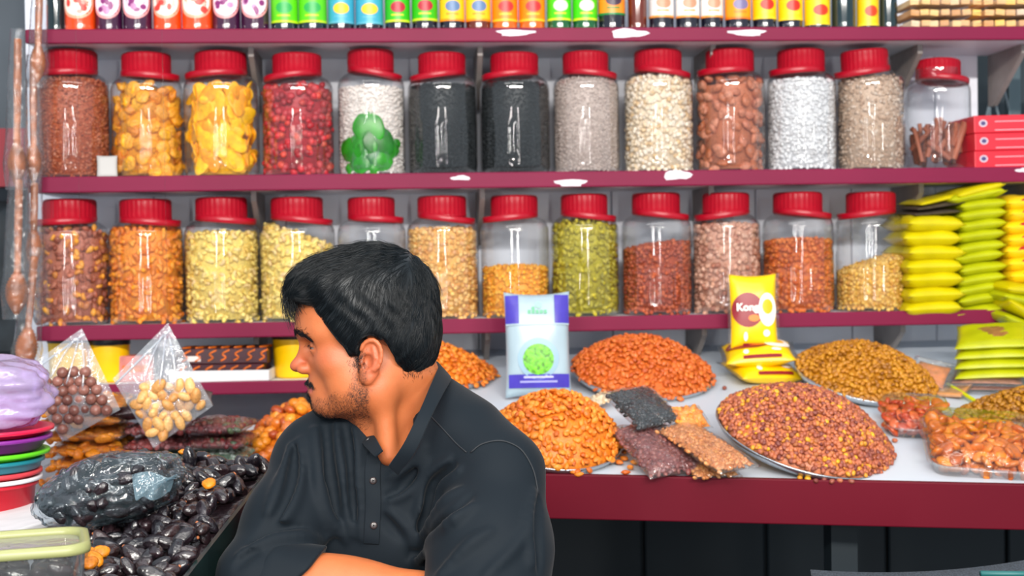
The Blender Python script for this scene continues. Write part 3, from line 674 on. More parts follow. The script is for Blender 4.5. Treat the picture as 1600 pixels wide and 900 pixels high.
def stack(px, yb, n, dy, wpx, mi, lab, tilt0, tilt1, Yd, sh=0, lean=0.0, start=0, total=None):
    for k in range(n):
        y = yb-dy*(k+0.5); p = onY(px+lean*k+rng.uniform(-2, 2), y, Yd); m_ = depth(p)/F
        packet('snack_packet', p+np.array([0, 0.085, 0]), (wpx*m_, 0.19, dy*m_*1.25), (R(rng.uniform(-2, 2)), -R(tilt0+(tilt1-tilt0)*k/max(1, n-1)), R(rng.uniform(-4, 4))), YEL[mi],
               '%s, %s packet up from the shelf' % (lab, ORD[k]), 'yellow packets stacked on the bottom shelf', seed=k % 3, endc=(RDP if mi == 2 else None))
stack(1461, 494, 7, 22.3, 93, 0, 'yellow snack packet in the stack beside the lentil jar', 2, -1, YS-0.005)
stack(1536, 493, 12, 16.6, 78, 1, 'lime snack packet in the tall middle stack', 8, 5, YS+0.005)
stack(1612, 442, 7, 19.5, 78, 2, 'gold snack packet with red print in the outermost stack', 0, 0, YS-0.01)
p_ = onY(1463, 342, YS+0.0); packet('snack_packet', p_+np.array([0, .085, 0]), (0.125, 0.17, 0.02), (R(6), 0, 0), YEL[0], 'yellow packet with brown window topping the stack by the lentil jar', 'yellow packets stacked on the bottom shelf', 1, True)
for k, (y, t) in enumerate(((330, 4), (319, 8), (309, 12))):
    p_ = onY(1466+4*k, y, YS+0.01); packet('flat_packet', p_+np.array([0, .08, 0]), (0.115, 0.17, 0.013), (R(3), -R(t), 0), (mat('packet_dark', (70, 60, 50), 0.3, var=0.3, scale=40) if k < 2 else YEL[0]), 'thin %s packet near the top of the short yellow stack, %s one' % (('dark', 'dark', 'yellow')[k], ('lower', 'upper', 'last')[k]), 'thin packets on the yellow stack', 2)
for k, (x, y, t) in enumerate(((1530, 297, 14), (1520, 306, 10))):
    p_ = onY(x, y, YS+0.0); packet('snack_packet', p_+np.array([0, .085, 0]), (0.12, 0.19, 0.026), (0, -R(t), R(3)), YEL[k], '%s packet tipped on the very top of the middle stack' % ('bright yellow', 'olive')[k], 'yellow packets stacked on the bottom shelf', k)
for k, (x, y, t) in enumerate(((1600, 505, -24), (1606, 486, -30), (1602, 466, -12), (1606, 450, -6))):
    p_ = onY(x, y, YS-0.06); packet('snack_packet', p_+np.array([0, .085, 0]), (0.125, 0.19, 0.028), (R(5), -R(t), R(6)), YEL[0 if k % 2 else 1], 'yellow packet slumped under the outermost stack, %s from the bottom' % ORD[k], 'slumped yellow packets', k % 3)
# flat stack lying on the counter
CG = 'packets lying on the counter'
for k in range(4):
    p_ = onC(1552, 602)+np.array([0, 0, 0.045+k*0.022]); packet('flour_packet', p_, (0.16, 0.17, 0.024), (CT+R(4), R(-3), R(-24)), YEL[1], 'lime-edged packet on the counter, %s of the flat stack' % ('bottom', 'second', 'third', 'topmost')[k], CG, k % 3, k == 3)
for k in range(2):
    p_ = onC(1535+8*k, 604)+np.array([0, 0, 0.010+k*0.014]); r = empty('clear_snack_pack', p_, (CT, 0, R(-20-5*k))); tag(r, 'clear film pack under the lime-edged packets, %s one' % ('lower', 'upper')[k], 'packet', CG)
    obj('film', pillow(0.19, 0.18, 0.016, 10, 10, wob=0.05, seed=k), FILMP, r); obj('filling', pillow(0.15, 0.13, 0.011, 8, 8), mat('pack_filling', (170, 110, 90), 0.6, var=0.4, scale=60), r)
p_ = onC(1478, 606, 0.006); r = empty('wafer_pack', p_, (CT, 0, R(-38))); tag(r, 'flat tan wafer sheet on the counter beside the lime packets', 'wafer', CG)
bevel(obj('wafer', box((0, 0, 0), (0.1, 0.12, 0.008)), mat('wafer_tan', (206, 142, 84), 0.6, var=0.15, scale=50, bump=0.4, bscale=120), r, smooth=False), 0.002); obj('film', pillow(0.115, 0.14, 0.013, 8, 8, wob=0.05), FILMP, r)
r = empty('clear_snack_pack', onC(1455, 585, 0.03), (CT+R(20), R(12), R(-30))); tag(r, 'clear pack of orange snack tilted behind the wafer sheet', 'packet', CG)
obj('film', pillow(0.1, 0.12, 0.02, 10, 10, wob=0.05), FILMP, r); obj('filling', pillow(0.07, 0.08, 0.012, 8, 8), mat('orange_fill', (206, 120, 60), 0.6, var=0.3, scale=60), r)
tag(obj('packing_strap', tube(spline([onC(1480, 600, 0.012), onC(1505, 615, 0.01), onC(1535, 632, 0.008), onC(1550, 628, 0.008)], 6), 0.0045, 8), mat('lime_strap', (206, 210, 10), 0.35)), 'lime yellow strap lying along the edge of the wafer sheet', 'strap')

# ------------------------------------------------------------------ heaps of nuts and raisins on round trays
STEEL = mat('steel_tray', (190, 196, 202), 0.25, 0.9)
def heap(c, Rh, H, roll, name, bases, s, cols, label, catg, n_ind, traylab, rough=0.42, flatness=0.45, base_n=None, pw=1.25, tilt=CT, ecc=1.0, spill=0, rim=0.012):
    X = np.array([math.cos(roll), 0, -math.sin(roll)]); Yv = np.array([0, math.cos(tilt), math.sin(tilt)])
    Yv = Yv-X*(X@Yv); Yv /= np.linalg.norm(Yv); Z = np.cross(X, Yv); M = np.stack([X, Yv*ecc, Z], 1)
    tr = empty('round_tray', c); tag(tr, traylab, 'tray')
    tv, tf = lathe([(0.001, 0.0), (Rh*0.97, 0.0), (Rh*1.03, rim), (Rh*1.045, rim), (Rh*1.05, rim-0.002), (Rh*0.99, -0.003), (0.001, -0.003)], 64)
    obj('tray_pan', (np.array(tv)@M.T, tf), STEEL, tr)
    f = lambda r: H*(1-(np.sqrt((r/Rh)**2+0.012)-0.1)**pw)+0.004
    pts, nrm_ = [], []
    ds = s*0.64; ks = [ds*0.3]
    while ks[-1] < Rh:
        r = ks[-1]; g_ = (f(r+1e-3)-f(max(r-1e-3, 0)))/2e-3; ks.append(r+ds/math.sqrt(1+g_*g_))
    for r in ks:
        sl_ = (f(r+1e-3)-f(r-1e-3))/2e-3; 
        na = max(1, int(2*np.pi*r/(s*0.66)))
        a = np.arange(na)*2*np.pi/na+rng.uniform(0, 6.28)+rng.normal(size=na)*0.2*s/r
        rr = r+rng.normal(size=na)*s*0.18
        pts.append(np.stack([rr*np.cos(a), rr*np.sin(a), f(rr)+rng.normal(size=na)*s*0.10], 1))
        nn = np.stack([-sl_*np.cos(a), -sl_*np.sin(a), np.ones(na)], 1); nrm_.append(nn/np.linalg.norm(nn, axis=1)[:, None])
    pts = np.concatenate(pts); nrm_ = np.concatenate(nrm_)
    # a steep face needs more rings
    pos = pts@M.T+c; nor = nrm_@M.T
    prof = [(0.0005, f(0)-s*0.35)]+[(q*Rh, max(f(q*Rh)-s*0.3, 0.002)) for q in np.linspace(0.06, 1.0, 14)]+[(Rh*0.99, 0.001)]
    cv, cf = lathe(prof, 40); cv = np.array(cv)@M.T+c
    fr = frames(nor, flatness); n = len(pos); size = s*rng.uniform(0.8, 1.15, n); tint = rng.random(n)
    view = CAM-pos; view /= np.linalg.norm(view, axis=1)[:, None]
    ppx = 800+F*((pos-CAM)@RT)/((pos-CAM)@FW); ppy = 450-F*((pos-CAM)@UP)/((pos-CAM)@FW)
    sco = (nor*view).sum(1)-10*((ppx > 1620) | (ppy > 910) | ((ppx < 700) & (ppx > 480) & (ppy > 600)))
    o = np.argsort(-sco); ia, ib = o[:n_ind], o[n_ind:]
    if n_ind: singles(name, bases, pos[ia], fr[ia], size[ia], piece_mat(base_n or name, cols, rough, 'obj'), label, catg, label.split(' on ')[0]+' heap')
    if True:
        q = joined(name+'_pile', bases, pos[ib], fr[ib], size[ib], tint[ib], piece_mat(base_n or name, cols, rough), None, (cv, cf))
        tag(q, 'rest of the ' + label, 'food', None, 'stuff')
    return M
ALM = [sh_almond(i) for i in range(6)]
AC = [(188, 84, 14), (216, 112, 24), (230, 132, 34), (238, 148, 48), (204, 98, 20)]
heap(onC(868, 690, 0.026), 0.122, 0.088, R(4), 'almond', ALM, 0.0175, AC, 'orange almond on the heap at the front beside the black shirt', 'almond', 190, 'steel tray under the front almond heap beside the man', pw=2.0, tilt=CT+R(11))
heap(onC(1003, 586, 0.020), 0.153, 0.078, R(3), 'almond', ALM, 0.0175, [(184, 78, 22), (206, 98, 32), (220, 116, 44), (198, 92, 30)], 'orange almond on the wide heap behind the dark raisin packs', 'almond', 80, 'steel tray under the wide almond heap at the back', base_n='almond_back', pw=1.8, tilt=CT+R(7))
heap(onC(676, 588, 0.003), 0.135, 0.075, R(0), 'almond', ALM, 0.0175, AC, 'orange almond on the heap half hidden behind the nape', 'almond', 20, 'steel tray under the almond heap behind the nape')
heap(onC(1256, 686, 0.027), 0.166, 0.088, R(11), 'mixed_seed', [sh_seed(i, 0.8, 0.7, ICO2) for i in range(4)]+[sh_almond(3)], 0.0115, [(116, 54, 46), (150, 78, 56), (178, 96, 62), (196, 114, 74), (186, 104, 66), (160, 84, 64), (130, 66, 54), (200, 120, 50), (228, 172, 30)],
     'small brown and yellow seed on the big front heap', 'seed', 300, 'steel tray under the big mixed seed heap', pw=1.9, tilt=CT+R(9))
heap(onC(1352, 594, 0.020), 0.152, 0.072, R(7), 'golden_raisin', [sh_wrinkle(i, 0.65, 0.6) for i in range(5)], 0.015, [(140, 84, 10), (176, 112, 14), (200, 136, 24), (186, 120, 30)],
     'golden brown raisin on the heap behind the mixed seeds', 'raisin', 200, 'steel tray under the golden raisin heap', pw=1.8, tilt=CT+R(7))
heap(onC(1600, 668, 0.003), 0.125, 0.075, R(4), 'golden_raisin', [sh_wrinkle(i, 0.65, 0.6) for i in range(5)], 0.0155, [(130, 80, 10), (160, 104, 14), (186, 128, 24)],
     'dark golden raisin on the heap behind the apricot tray', 'raisin', 90, 'steel tray under the raisin heap behind the apricot tray', base_n='raisin_dark')
# almonds and seeds that rolled off
lo = [onC(x, y, 0.007) for x, y in ((975, 716), (968, 722), (985, 730), (962, 712), (978, 738), (992, 722), (905, 741), (898, 737), (976, 706))]
singles('almond', ALM, np.array(lo), frames(np.tile(CN, (len(lo), 1)), 0.2), np.full(len(lo), 0.0195), piece_mat('almond', AC, 0.42, 'obj'), 'loose orange almond rolled onto the white counter top', 'almond', 'loose almonds on the counter')
lo = [onC(x, y, 0.005) for x, y in ((1262, 748), (1275, 751), (1288, 749), (1300, 752), (1312, 751), (1250, 746), (1330, 752), (1398, 688), (1132, 606), (1136, 640))]
singles('mixed_seed', [sh_seed(i, 0.8, 0.7, ICO2) for i in range(4)], np.array(lo), frames(np.tile(CN, (len(lo), 1)), 0.2), np.full(len(lo), 0.013), piece_mat('mixed_seed', [(176, 90, 50), (206, 120, 60), (228, 150, 30)], 0.42, 'obj'), 'loose seed fallen beside the big mixed heap', 'seed', 'loose seeds on the counter')

# ------------------------------------------------------------------ white pouch with purple band and green disc
def disc(rad, n=32, z=0.0, sx=1.0):
    t = np.linspace(0, 2*np.pi, n, endpoint=False); return np.stack([rad*sx*np.cos(t), rad*np.sin(t), np.full(n, z)], 1), [list(range(n))]
def plate(w_, h_, x=0, y=0, z=0, d=0.0006): return box((x, y, z), (w_, h_, d))
b = onC(841, 622); m_ = depth(b)/F; PW, PH = 103*m_, (622-456)*m_
r = empty('stand_up_pouch', b+np.array([0, 0, PH/2*math.cos(R(8))+0.002]), (R(90-8), 0, R(-2))); tag(r, 'white stand-up pouch with purple bands and a green disc', 'pouch')
def bulge(x, y, PW, PH, d): # front face height of the pillow below
    return d/2*(1-abs(2*x/PW)**3)**0.6*(1-abs(2*y/PH)**3)**0.6
PD = 0.05
obj('pouch_body', pillow(PW, PH, PD, 18, 22, 0, 0.012, 3), mat('pouch_white', (164, 184, 194), 0.3, var=0.06, scale=12), r)
def on_pouch(x0, x1, y0, y1, name, m, off, par, nx=10, ny=6, pw=None, ph=None, pd=None):
    pw, ph, pd = pw or PW, ph or PH, pd or PD
    xs = np.linspace(x0, x1, nx); ys = np.linspace(y0, y1, ny)
    V = [[x, y, bulge(x, y, pw, ph, pd)+off] for y in ys for x in xs]
    return obj(name, (np.array(V), [[i*nx+j, i*nx+j+1, (i+1)*nx+j+1, (i+1)*nx+j] for i in range(ny-1) for j in range(nx-1)]), m, par)
def oval_on(cx, cy, rx, ry, name, m, off, par, pw=None, ph=None, pd=None, n=28):
    pw, ph, pd = pw or PW, ph or PH, pd or PD
    V = [[cx, cy, bulge(cx, cy, pw, ph, pd)+off]]; Fc = []
    for q in (0.4, 0.7, 1.0):
        for t in np.linspace(0, 2*np.pi, n, endpoint=False):
            x, y = cx+q*rx*math.cos(t), cy+q*ry*math.sin(t); V.append([x, y, bulge(x, y, pw, ph, pd)+off])
    for j in range(n):
        k = (j+1) % n; Fc.append([0, 1+j, 1+k])
        for g in (0, 1): Fc.append([1+g*n+j, 1+(g+1)*n+j, 1+(g+1)*n+k, 1+g*n+k])
    return obj(name, (np.array(V), Fc), m, par)
PUR = mat('pouch_purple', (70, 58, 168), 0.3, var=0.1, scale=40)
px2 = lambda x: (x-841)*m_
py2 = lambda y: (539-y)*m_
on_pouch(px2(791.5), px2(812), py2(507), py2(462), 'purple_band', PUR, 0.0022, r); on_pouch(px2(868), px2(890.5), py2(507), py2(462), 'purple_band', PUR, 0.0022, r)
on_pouch(px2(795), px2(889), py2(607), py2(586), 'purple_band', PUR, 0.0022, r)
on_pouch(px2(792), px2(890), py2(509.5), py2(507), 'fold_line', flat((170, 190, 200)), 0.0024, r)
gd = oval_on(px2(841), py2(562), 32*m_, 32*m_, 'disc_halo', flat((140, 172, 190)), 0.0022, r)
gg = oval_on(px2(841), py2(563), 24*m_, 24*m_, 'green_disc', piece_mat('green_leafy', [(70, 170, 10), (110, 200, 20)], 0.4, 'obj', bscale=5000, var=0.45), 0.0030, r)
for k in range(5): on_pouch(px2(826+k*6.3), px2(830.5+k*6.3), py2(492), py2(486-(k == 1)*5), 'print_mark', flat((90, 170, 130)), 0.0026, r, 4, 3)
oval_on(px2(843), py2(478), 5*m_, 5*m_, 'print_mark', flat((150, 205, 180)), 0.0026, r)
on_pouch(px2(818), px2(864), py2(592), py2(589), 'print_mark', flat((190, 190, 230)), 0.0028, r, 6, 3); on_pouch(px2(812), px2(870), py2(599), py2(596), 'print_mark', flat((160, 160, 215)), 0.0028, r, 6, 3)

# ------------------------------------------------------------------ yellow printed packs
KY = mat('pack_bright_yellow', (250, 200, 4), 0.3, var=0.07, scale=14); KR = flat((136, 12, 30)); KW = flat((246, 240, 232)); KO = flat((250, 180, 10))
def text(s, size, parent, loc, m, rot=(0, 0, 0)):
    c = bpy.data.curves.new('lettering', 'FONT'); c.body = s; c.size = size; c.align_x = 'CENTER'; c.align_y = 'CENTER'; c.extrude = 0.0003; c.offset = 0.0006
    o = bpy.data.objects.new('lettering', c); col.objects.link(o); c.materials.append(m); o.parent = parent; o.location = loc; o.rotation_euler = rot
    if s not in TXT:
        bpy.context.view_layer.update(); me = bpy.data.meshes.new_from_object(o.evaluated_get(bpy.context.evaluated_depsgraph_get())); TXT[s] = me
    bpy.data.objects.remove(o)
    o = link('lettering', TXT[s], None, parent, loc, rot); k_ = size/TXT.setdefault(s+'_', size); o.scale = (k_, k_, k_)
    return o
TXT = {}
def kong(loc, rot, label, w_=0.112, h_=0.165, d_=0.036):
    r = empty('noodle_pack', loc, rot); tag(r, label, 'pack', 'bright yellow printed packs')
    obj('wrapper', pillow(w_, h_, d_, 14, 18, 0, 0.02, 5), KY, r)
    e = obj('film_edge', pillow(w_*1.13, h_*1.02, 0.003, 10, 10, 0, 0.3, 2), FILM, r)
    kw = dict(pw=w_, ph=h_, pd=d_)
    p1 = oval_on(-w_*0.14, h_*0.02, w_*0.33, h_*0.23, 'red_badge', KR, 0.0015, r, **kw)
    p2 = oval_on(w_*0.27, h_*0.02, w_*0.19, h_*0.22, 'white_badge', KW, 0.0020, r, **kw)
    oval_on(w_*0.27, h_*0.06, w_*0.115, h_*0.10, 'yolk', KO, 0.0027, r, **kw)
    oval_on(-w_*0.02, h_*-0.09, w_*0.12, h_*0.045, 'badge_spot', flat((236, 120, 20)), 0.0026, r, **kw)
    text('Kong', min(h_*0.16, w_*0.22), r, (-w_*0.155, h_*0.05, d_/2+0.0030), KW)
    oval_on(w_*0.24, -h_*0.29, w_*0.07, h_*0.045, 'white_seal', KW, 0.0020, r, **kw)
    oval_on(-w_*0.2, -h_*0.33, w_*0.04, h_*0.06, 'white_spot', KW, 0.0020, r, **kw)
    on_pouch(-w_*0.25, w_*0.3, -h_*0.47, -h_*0.42, 'red_line', KR, 0.0020, r, 8, 4, **kw)
    return r
b = onC(1186, 592); s_ = depth(b)/F
pq = P(1177, 487, depth(b)-0.01); kong(pq, (R(84), 0, R(-3)), 'bright yellow pack standing upright on the pile of packs', 0.108, 0.172)
for k in range(2):
    kong(onC(1188+(4, -3, 6)[k], 594)+np.array([0, 0, 0.022+0.040*k]), (CT+R(2+2*k), R((2, -3, 4)[k]), R((12, -8, -4)[k])), 'bright yellow pack lying flat in the pile, %s one' % ('lower', 'upper')[k], 0.155, 0.13, 0.046)
# ------------------------------------------------------------------ film packs of raisins at the counter front
def filmpack(name, c00, c10, c11, c01, th, cols, label, s, base, n_ind, film=FILM, seed=0):
    """corners: near-left, near-right, far-right, far-left (world); filled packet following that quad"""
    c00, c10, c11, c01 = map(np.asarray, (c00, c10, c11, c01)); cen = (c00+c10+c11+c01)/4
    U = ((c10-c00)+(c11-c01))/2; V_ = ((c01-c00)+(c11-c10))/2; wU, wV = np.linalg.norm(U), np.linalg.norm(V_)
    U /= wU; Zv = np.cross(U, V_); Zv /= np.linalg.norm(Zv); Vv = np.cross(Zv, U); M = np.stack([U, Vv, Zv], 1)
    r = empty(name, cen); tag(r, label, 'packet', 'film packs of dried fruit')
    pv, pf = pillow(wU*1.06, wV*1.06, th*1.12, 16, 18, 0, 0.05, seed); obj('film', (np.array(pv)@M.T, pf), film, r)
    iv, if_ = pillow(wU*0.92, wV*0.92, th*0.85, 14, 16, 0, 0.03, seed)
    gx, gy = np.meshgrid(np.arange(-wU*0.45, wU*0.45, s*0.7), np.arange(-wV*0.45, wV*0.45, s*0.7)); gx = gx.ravel()+rng.normal(size=gx.size)*s*0.2; gy = gy.ravel()+rng.normal(size=gy.size)*s*0.2
    tz = th*0.85/2*np.clip(1-np.abs(2*gx/wU/0.92)**3, 0.02, 1)**0.6*np.clip(1-np.abs(2*gy/wV/0.92)**3, 0.02, 1)**0.6
    pos = np.concatenate([np.stack([gx, gy, tz-s*0.15], 1)]); n = len(pos)
    o = joined('filling', base, pos@M.T, np.einsum('ij,njk->nik', M, frames(np.tile([0, 0, 1.0], (n, 1)), 0.5)), s*rng.uniform(0.8, 1.2, n), rng.random(n), piece_mat(name+'_'+str(cols[0][0]), cols, 0.4), r, (np.array(iv)@M.T, if_))
    o['kind'] = 'stuff'
    return r
WR = [sh_wrinkle(i, 0.7, 0.6) for i in range(4)]
GLOSSF = clear('glossy_film', (250, 251, 252), 0.08, 1.5, 0.03, 0.02, 0.9, 45)
filmpack('raisin_pack', onC(992, 744, 0.014), onC(1090, 738, 0.014), onC(1052, 655, 0.055), onC(974, 672, 0.055), 0.036, [(96, 44, 44), (124, 62, 58), (146, 84, 76)], 'film pack of reddish raisins at the counter edge', 0.013, WR, 0, GLOSSF, 1)
filmpack('raisin_pack', onC(984, 674, 0.070), onC(1058, 656, 0.070), onC(1024, 606, 0.105), onC(957, 612, 0.105), 0.036, [(14, 18, 22), (26, 32, 36), (40, 44, 48)], 'film pack of black raisins propped on the reddish pack', 0.012, WR, 0, GLOSSF, 2)
filmpack('sultana_pack', onC(1088, 746, 0.012), onC(1158, 745, 0.012), onC(1124, 700, 0.016), onC(1056, 705, 0.016), 0.024, [(190, 110, 50), (214, 140, 76), (226, 156, 90)], 'film pack of tan sultanas lying under another at the counter edge', 0.011, WR, 0, GLOSSF, 3)
filmpack('sultana_pack', onC(1096, 740, 0.038), onC(1156, 732, 0.038), onC(1108, 655, 0.062), onC(1048, 668, 0.062), 0.03, [(180, 104, 50), (206, 130, 70), (220, 150, 90)], 'film pack of tan sultanas on top beside the black raisins', 0.011, WR, 0, GLOSSF, 4)
filmpack('apricot_pack', onC(1062, 672, 0.060), onC(1112, 668, 0.060), onC(1092, 634, 0.085), onC(1050, 640, 0.085), 0.026, [(226, 120, 20), (240, 146, 40), (250, 166, 60)], 'small film pack of orange apricot strips behind the sultana packs', 0.016, WR, 0, GLOSSF, 5)
filmpack('snack_sachet', onC(928, 640, 0.01), onC(950, 650, 0.01), onC(925, 618, 0.02), onC(902, 612, 0.02), 0.012, [(230, 210, 170), (240, 220, 190), (220, 170, 110)], 'small cream sachet behind the front almond heap', 0.010, WR, 0, FILM, 6)

# ------------------------------------------------------------------ clear trays of dried fruit at the right
def rrect(w_, h_, rc, n=6):
    out = []
    for cx, cy, a0 in ((w_/2-rc, h_/2-rc, 0), (-w_/2+rc, h_/2-rc, 90), (-w_/2+rc, -h_/2+rc, 180), (w_/2-rc, -h_/2+rc, 270)):
        for t in np.linspace(R(a0), R(a0+90), n): out.append([cx+rc*math.cos(t), cy+rc*math.sin(t)])
    return np.array(out)
def ringloft(levels, cap0=True, cap1=False):
    """levels: list of (outline (n,2), z)"""
    n = len(levels[0][0]); V = np.concatenate([np.column_stack([o, np.full(n, z)]) for o, z in levels]); Fc = []
    for i in range(len(levels)-1):
        for j in range(n): Fc.append([i*n+j, i*n+(j+1) % n, (i+1)*n+(j+1) % n, (i+1)*n+j])
    if cap0: Fc.append(list(range(n))[::-1])
    if cap1: Fc.append([(len(levels)-1)*n+j for j in range(n)])
    return V, Fc
def cleartray(c, w_, d_, h_, rot, label, pieces, s, cols, nm, lab2, cat2, nmax, dome):
    r = empty('clear_tray', c, rot); tag(r, label, 'tray', 'clear plastic fruit trays')
    o = rrect(w_, d_, 0.03); sm = o*0.86
    obj('tray_body', ringloft([(sm, 0.0), (o*0.9, 0.003), (o*0.98, h_*0.95), (o*1.04, h_), (o*1.05, h_-0.003)]), BOXCLEAR, r)
    obj('tray_lid', ringloft([(o*1.04, h_+0.001), (o*1.0, h_+0.004), (o*0.92, h_+dome*0.8), (o*0.8, h_+dome), (o*0.01, h_+dome*1.02)], False), clear('tray_lid_film', (252, 253, 254), 0.05, 1.5, 0.02, 0.0, 0.35, 30), r)
    M = np.array(Matrix.LocRotScale(None, r.rotation_euler.to_quaternion(), None).to_3x3())
    gx, gy = np.meshgrid(np.arange(-w_*0.38, w_*0.40, s*0.62), np.arange(-d_*0.38, d_*0.40, s*0.55)); gx = gx.ravel(); gy = gy.ravel()
    pos = np.stack([gx+rng.normal(size=gx.size)*s*0.2, gy+rng.normal(size=gx.size)*s*0.2, h_*0.85+dome*0.5*(1-(2*gx/w_)**2)*(1-(2*gy/d_)**2)+rng.normal(size=gx.size)*s*0.1], 1)
    pos2 = pos.copy(); pos2[:, 2] = h_*0.45; allp = np.concatenate([pos, pos2])@M.T+np.asarray(c)
    fr = np.einsum('ij,njk->nik', M, frames(np.tile([0, 0, 1.0], (len(allp), 1)), 0.55))
    singles(nm, pieces, allp, fr, s*rng.uniform(0.85, 1.2, len(allp)), piece_mat(nm+'_tray', cols, 0.3, 'obj', bscale=120, spec=0.6), lab2, cat2, lab2.split(' in ')[0]+' tray')
    return r
HALF = [sh_wrinkle(i, 0.8, 0.4, amt=0.14) for i in range(5)]
cleartray(onC(1534, 715, 0.006), 0.21, 0.23, 0.03, (CT+R(6), R(4), R(-14)), 'clear tray heaped with amber dried apricots at the counter edge', HALF, 0.034, [(170, 76, 6), (204, 106, 14), (224, 130, 26), (196, 96, 20)], 'dried_apricot', 'amber dried apricot in the clear tray at the counter edge', 'apricot', 0, 0.03)
cleartray(onC(1432, 664, 0.006), 0.135, 0.17, 0.024, (CT+R(4), R(3), R(-12)), 'smaller clear tray of reddish dried fruit beside the apricot tray', HALF, 0.03, [(170, 50, 14), (196, 76, 24), (214, 100, 36)], 'dried_peach', 'reddish dried peach in the smaller clear tray', 'peach', 0, 0.02)
# ------------------------------------------------------------------ left side: low table, bags, tubs, dates
ZT = 0.915
xl, xr = onZ(-260, 800, ZT)[0]-0.3, onY(500, 700, 2.75)[0]
lt = empty('low_table', (0, 0, 0)); tag(lt, 'low grey-topped table under the dates and fruit packs', 'table')
GT = mat('table_grey', (150, 154, 164), 0.5, var=0.1, scale=5)
bevel(obj('table_top', box(((xl+xr)/2, (2.2+3.36)/2, ZT-0.015), (xr-xl, 3.36-2.2, 0.03)), GT, lt, smooth=False), 0.002, 1)
for ax in (0.04, 0.96):
    for ay in (2.26, 3.3): obj('table_leg', box((xl+(xr-xl)*ax, ay, (ZT-0.03)/2), (0.04, 0.04, ZT-0.03)), dk, lt, smooth=False)
tag(obj('wall_dado', box(((X0+0.4)/2-0.2, YW-0.012, 0.85), (1.7, 0.02, 0.38)), mat('dado_grey', (205, 203, 212), 0.5), smooth=False), kind='structure')

# hanging clear bags of chocolate balls and peanuts
YB = 2.70
def hangbag(c, label, hooklab):
    """c: four pixel corners top, left, bottom, right at the shelf edge"""
    Yb = YB; Q = [onY(x, y, Yb) for x, y in c]; cen = sum(Q)/4
    r = empty('hanging_bag', cen); tag(r, label, 'bag', 'clear bags hanging from the shelf')
    n = 16; V = []; 
    for side in (-1, 1):
        for i in range(n):
            for j in range(n):
                a, b = i/(n-1), j/(n-1)            # a: top->right... bilinear over the quad
                p = Q[0]*(1-a)*(1-b)+Q[1]*a*(1-b)+Q[2]*a*b+Q[3]*(1-a)*b
                low = np.clip((Q[0][2]-p[2])/(Q[0][2]-Q[2][2]), 0, 1)
                t = (1-(2*a-1)**4)*(1-(2*b-1)**4); d = 0.025*t*(0.12+0.88*low**1.2)+0.0015*math.sin(17*a+9*b*side)*t+0.0006
                V.append(p-cen+np.array([0, side*d, 0]))
    Fc = []
    for i in range(n-1):
        for j in range(n-1):
            k = i*n+j; q = [k, k+1, k+n+1, k+n]; Fc.append(q); Fc.append([x+n*n for x in q[::-1]])
    obj('film', (np.array(V), Fc), clear('bag_film', (248, 250, 253), 0.08, 1.45, 0.05, 0.14, 0.8, 28), r)
    # zip seal strip just inside the upper edge (top corner to left corner)
    A, B = Q[0]*0.93+Q[3]*0.07-cen, Q[1]*0.93+Q[2]*0.07-cen
    obj('zip_seal', tube(np.linspace(A, B, 12), 0.0022, 6), clear('zip_milky', (230, 232, 240), 0.2, 1.45, 0.05, 0.45), r)
    for k_, (fa, fb) in enumerate(((0.30, 0.42), (0.48, 0.52), (0.66, 0.60))):  # milky strips along the film folds stand in for highlight streaks
        E = Q[1]*(1-fa)+Q[3]*fa; G = Q[0]*0.12+E*0.88; S0 = Q[0]*0.86+E*0.14
        obj('crease', tube(spline([S0-cen+np.array([0, -0.008, 0]), (S0+G)/2-cen+np.array([0.003*(k_-1), -0.014, 0]), G-cen+np.array([0, -0.026, 0])], 5), [0.0006]+[0.0022]*9+[0.0006], 6), clear('crease_milky', (245, 246, 250), 0.12, 1.5, 0.05, 0.16), r)
    obj('thread', tube([Q[0]-cen, Q[0]-cen+np.array([0, 0, 0.4]), Q[0]-cen+np.array([0, 0, 0.95])], 0.0004, 5), clear('nylon_thread', (240, 240, 240), 0.2), r)
    return r
def inpoly(x, y, poly):
    c = False; n = len(poly)
    for i in range(n):
        x1, y1 = poly[i]; x2, y2 = poly[(i+1) % n]
        if (y1 > y) != (y2 > y) and x < (x2-x1)*(y-y1)/(y2-y1)+x1: c = not c
    return c
def packpoly(poly, d, Yc, zig=0.0):
    xs = [p[0] for p in poly]; ys = [p[1] for p in poly]; out = []; k = 0; y = min(ys)
    while y < max(ys):
        x = min(xs)+(k % 2)*d/2
        while x < max(xs):
            X_, Y_ = x+rng.uniform(-1.5, 1.5), y+rng.uniform(-1.5, 1.5)
            if inpoly(X_, Y_, poly): out.append(onY(X_, Y_, Yc+rng.uniform(-zig, zig)))
            x += d
        y += d*0.87; k += 1
    return np.array(out)
hangbag(((128, 513), (30, 583), (98, 690), (188, 640)), 'clear zip bag of brown chocolate balls hanging on a nylon thread', '')
hangbag(((262, 505), (176, 592), (240, 700), (333, 634)), 'clear zip bag of shelled peanuts hanging on a nylon thread', '')
ps = packpoly([(56, 600), (72, 585), (120, 566), (150, 590), (180, 637), (132, 655), (100, 680), (80, 652)], 17, YB-0.012, 0.004)
singles('chocolate_ball', [sh_round(i, ICO3, 0.02) for i in range(2)], ps, frames(rng.normal(size=(len(ps), 3)), 0.1), np.full(len(ps), 0.0212), piece_mat('choc', [(104, 62, 54), (130, 82, 70), (150, 100, 88)], 0.35, 'obj', 0.15), 'brown chocolate ball inside the hanging zip bag', 'chocolate ball', 'chocolate balls in the hanging bag')
ps2 = packpoly([(62, 604), (120, 578), (150, 600), (172, 636), (100, 668), (84, 648)], 17, YB+0.011, 0.003)
